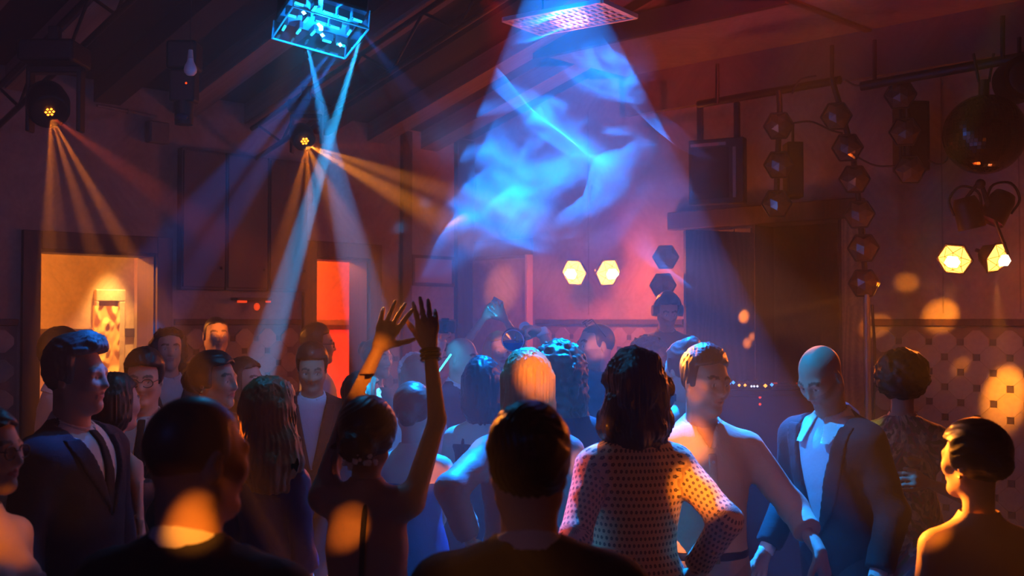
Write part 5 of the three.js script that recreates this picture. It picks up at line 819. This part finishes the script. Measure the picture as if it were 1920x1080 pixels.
// console on its podium
{
  const c = at(1372, 724, 7.15), x0 = -0.56, x1 = 0.5, top = c.y, t = thing('podium', 'low black podium under the disc jockey', 'podium', V(at(1250, 700, 8.15).x, 0, -8.13), 0); part(t, 'deck', bx(-0.6, 0.5, 0.36, 0.42, -0.22, 0.5, 0.01), blackPaint); part(t, 'skirt_board', bx(-0.58, 0.48, 0.0, 0.36, -0.2, 0.48), blackPaint);
  const d = thing('console_table', 'tall black booth with a dark blue front carrying the music gear', 'booth', V(c.x, 0, c.z), 0); part(d, 'table_top', bx(x0, x1, top - 0.05, top - 0.01, -0.25, 0.25, 0.008), blackMetal); part(d, 'front_panel', bx(x0 + 0.01, x1 - 0.01, 0, top - 0.05, 0.2, 0.225, 0.005), mat(lin(0.02, 0.025, 0.045), 0.6)); for (const k of [x0 + 0.02, x1 - 0.04]) part(d, 'side_panel', bx(k, k + 0.02, 0, top - 0.05, -0.22, 0.2, 0.004), blackPaint);
  const leds = { blue: glow(lin(0.05, 0.3, 1), 3.5), amber: glow(lin(1, 0.4, 0.05), 3.5), white: glow(lin(0.8, 0.8, 1), 2.5), red: glow(lin(1, 0.04, 0.01), 3) };
  const gear = (name, label, px0, px1, h, lights) => { const a = at(px0 + 2, 724, 7.15), b = at(px1 - 3, 724, 7.15), w = (b.x - a.x) / 2, g = thing(name, label, 'console', V((a.x + b.x) / 2, top - 0.01, c.z + 0.02)); part(g, 'case', bx(-w, w, 0, h, -0.16, 0.17, 0.008), blackMetal); part(g, 'knob_row', Array.from({ length: 5 }, (_, i) => cyl(V(-w * 0.7 + i * w * 0.35, h, -0.05), V(-w * 0.7 + i * w * 0.35, h + 0.014, -0.05), 0.008, 0.007, 10)), steel); part(g, 'platter', new THREE.CylinderGeometry(w * 0.6, w * 0.6, 0.012, 28).translate(0, h + 0.006, 0.04), blackPaint); for (const [px, py, col, s] of lights) part(g, 'indicator_light', new THREE.OctahedronGeometry(0.01 * s, 0).translate(at(px, 724, 6.97).x - (a.x + b.x) / 2, at(px, py, 6.97).y - top + 0.01, 0.176), leds[col]); return g; };
  gear('disc_player', 'black disc player with blue lights at the left of the booth', 1335, 1386, 0.03, [[1357, 719, 'blue', 1.2], [1367, 719, 'blue', 1], [1374, 717, 'blue', 1.2], [1385, 722, 'amber', 1]]);
  gear('audio_mixer', 'black mixer with white and amber lights in the middle of the booth', 1388, 1438, 0.035, [[1396, 722, 'amber', 1], [1408, 724, 'white', 0.8], [1413, 724, 'white', 0.8], [1419, 724, 'white', 0.8], [1434, 723, 'amber', 1.3]]);
  const pad = gear('pad_controller', 'flat pad controller with a glowing red face at the right of the booth', 1441, 1502, 0.025, [[1446, 721, 'blue', 1.2]]); part(pad, 'pad_light', bx(-0.07, 0.09, 0.026, 0.03, -0.1, 0.02), glow(lin(1, 0.06, 0.02), 0.5));
  for (const [y, n] of [[745, 'upper'], [758, 'lower']]) { const q = at(1425, y, 6.915), s = thing('pilot_lamp', 'small red pilot lamp on the booth front, ' + n + ' one of two', 'lamp', q); part(s, 'bezel', new THREE.TorusGeometry(0.01, 0.003, 6, 14), steel); part(s, 'red_light', new THREE.OctahedronGeometry(0.0095, 0), leds.red); }
}
// things held or worn
function wineGlass(p, tilt, label, fill, q) {
  const t = thing('wine_glass', label, 'glass', p); t.rotation.set(...tilt); const pr = [[0.034, 0], [0.033, 0.002], [0.006, 0.006], [0.004, 0.02], [0.004, 0.08], [0.012, 0.088], [0.035, 0.11], [0.043, 0.14], [0.04, 0.17], [0.034, 0.195]].map(([r, y]) => new THREE.Vector2(r, y)), glass = phys(0xffffff, 0.03, { transmission: 1, thickness: 0, ior: 1.5 });
  part(t, 'bowl_and_stem', new THREE.LatheGeometry(pr, 32), glass); if (fill) part(t, 'drink', new THREE.LatheGeometry([[0, 0.092], [0.012, 0.092], [0.033, 0.112], [0.04, 0.134], [0, 0.134]].map(([r, y]) => new THREE.Vector2(r, y)), 28), phys(fill, 0.05, { transmission: 0.6, thickness: 0 }));
  return t;
}
{ const a = people.floral.joints.arms[1], h = inWorld(people.floral, a.W.clone().addScaledVector(a.y, 0.08).addScaledVector(a.n, 0.035)); wineGlass(h.add(V(0, -0.04, 0)), [0.1, 0, -0.1], 'wine glass held by the woman in the floral dress', lin(0.7, 0.3, 0.1)); }
{ // balloon glass seen from its mouth, held by the man stretching out an arm
  const c = at(963, 637, 6.25), t = thing('balloon_glass', 'round balloon glass with blue drink held by the outstretched hand', 'glass', c), R = 0.069; t.rotation.set(0.12, -0.1, 0); const pr = []; for (let i = 0; i <= 18; i++) { const a = -PI / 2 + i / 18 * 2.15; pr.push(new THREE.Vector2(Math.cos(a) * R, Math.sin(a) * R)); }
  const bowl = new THREE.LatheGeometry(pr, 40).rotateX(PI / 2); part(t, 'bowl', bowl, phys(lin(0.6, 0.75, 1), 0.04, { transmission: 1, thickness: 0, ior: 1.5 })); part(t, 'rim', new THREE.TorusGeometry(R * 0.86, 0.002, 8, 40).translate(0, 0, R * 0.5), phys(lin(0.6, 0.75, 1), 0.1)); const drink = new THREE.SphereGeometry(R * 0.96, 28, 18, 0, PI * 2, PI * 0.55, PI * 0.45); part(t, 'drink', drink, phys(lin(0.02, 0.08, 0.6), 0.08, { transmission: 0.4, thickness: 0 })); part(t, 'drink_surface', new THREE.CylinderGeometry(R * 0.94, R * 0.94, 0.002, 32).translate(0, -R * 0.155, 0), phys(lin(0.03, 0.1, 0.6), 0.08)); const st = part(t, 'stem', cyl(V(0, 0, -R), V(0.05, 0.05, -R - 0.06), 0.004, 0.004, 10), phys(lin(0.7, 0.8, 1), 0.1)); part(st, 'foot', new THREE.CylinderGeometry(0.034, 0.034, 0.003, 28).rotateX(PI / 2).translate(0.052, 0.052, -R - 0.062), phys(lin(0.7, 0.8, 1), 0.1));
}
{ const a = people.camera.joints.arms[1], h = inWorld(people.camera, a.W.clone().addScaledVector(a.y, 0.1).addScaledVector(a.n, 0.03)), t = thing('hand_camera', 'black camera held up over the crowd', 'camera', h, 0.5); part(t, 'body', bx(-0.07, 0.07, -0.045, 0.045, -0.025, 0.025, 0.01), blackPaint); part(t, 'lens', cyl(V(0, 0, 0.02), V(0, 0, 0.09), 0.034, 0.036, 20), blackMetal); part(t, 'viewfinder', bx(-0.025, 0.025, 0.04, 0.065, -0.02, 0.015, 0.006), blackPaint); part(t, 'flash', bx(0.035, 0.06, 0.04, 0.05, -0.01, 0.01, 0.003), steel); }
{ const a = people.armsUp.joints.arms[1], h = inWorld(people.armsUp, a.W.clone().addScaledVector(a.y, 0.11).addScaledVector(a.n, 0.03)), t = thing('drink_cup', 'cup with cyan glowing rim held up by the blond woman', 'cup', h); t.rotation.z = -0.5; part(t, 'cup', new THREE.LatheGeometry([[0, -0.05], [0.028, -0.05], [0.036, 0.05], [0.033, 0.05], [0.026, -0.045], [0, -0.045]].map(([r, y]) => new THREE.Vector2(r, y)), 24), phys(lin(0.5, 0.6, 0.7), 0.2)); part(t, 'light_ring', new THREE.TorusGeometry(0.036, 0.006, 4, 12).rotateX(PI / 2).translate(0, -0.03, 0), glow(lin(0.02, 0.7, 1), 4)); bulbLight('cup_light', h.clone().add(V(0.0, -0.06, 0.08)), CYAN, 0.05, 1); }
{ const n = at(833, 682, 6.75), t = thing('glow_stick', 'bright cyan glow stick beside the bald man in the navy suit', 'glow stick', n); t.rotation.z = -0.62; part(t, 'light_tube', new THREE.CylinderGeometry(0.006, 0.006, 0.14, 6), glow(lin(0.05, 0.75, 1), 6)); part(t, 'cap', cyl(V(0, -0.075, 0), V(0, -0.09, 0), 0.007, 0.007, 10), steel); bulbLight('stick_light', n.clone().add(V(0.02, 0.0, 0.05)), CYAN, 0.12, 1); }
{ const p = people.pourer, m = V(0.115, 1.3, 0.13), h = inWorld(p, V(0.1 * p.joints.s, 1.27 * p.joints.s, 0.125)), t = new THREE.Group(); const q = rng(2), pet = []; for (let i = 0; i < 14; i++) pet.push(new THREE.IcosahedronGeometry(0.009 + q() * 0.004, 0).translate((q() - 0.5) * 0.035, (q() - 0.5) * 0.045, q() * 0.014)); const f = part(p.who, 'buttonhole_flower', merge(pet), mat(lin(0.75, 0.6, 0.3), 0.7)); f.position.set(0.1 * p.joints.s, 1.25 * p.joints.s, 0.125); }
{ const a = people.raised.joints.arms[1], g = []; for (let i = 0; i < 3; i++) { const tor = new THREE.TorusGeometry(0.03, 0.0055, 8, 22); tor.applyQuaternion(new THREE.Quaternion().setFromUnitVectors(V(0, 0, 1), a.W.clone().sub(a.E).normalize())); const c = a.W.clone().lerp(a.E, 0.04 + i * 0.06); tor.translate(c.x, c.y, c.z); g.push(tor); } for (const q of g) part(people.raised.who, 'bracelet', q, leather); }
{ const hd = people.raised, r = rng(8), m = new THREE.MeshPhysicalMaterial({ color: lin(0.8, 0.7, 0.55), roughness: 0.3 }); for (let i = 0; i < 16; i++) { const g = new THREE.IcosahedronGeometry(0.006 + r() * 0.006, 0), f = part(hd.who, 'hair_pin', g, m); const a = r() * 1.6 - 0.8, e = -0.05 - r() * 0.06; f.position.copy(V(Math.sin(a) * 0.075, e, -0.165 + Math.abs(a) * 0.05).applyMatrix4(hd.joints.headM)); } }
renderer.render(scene, camera);
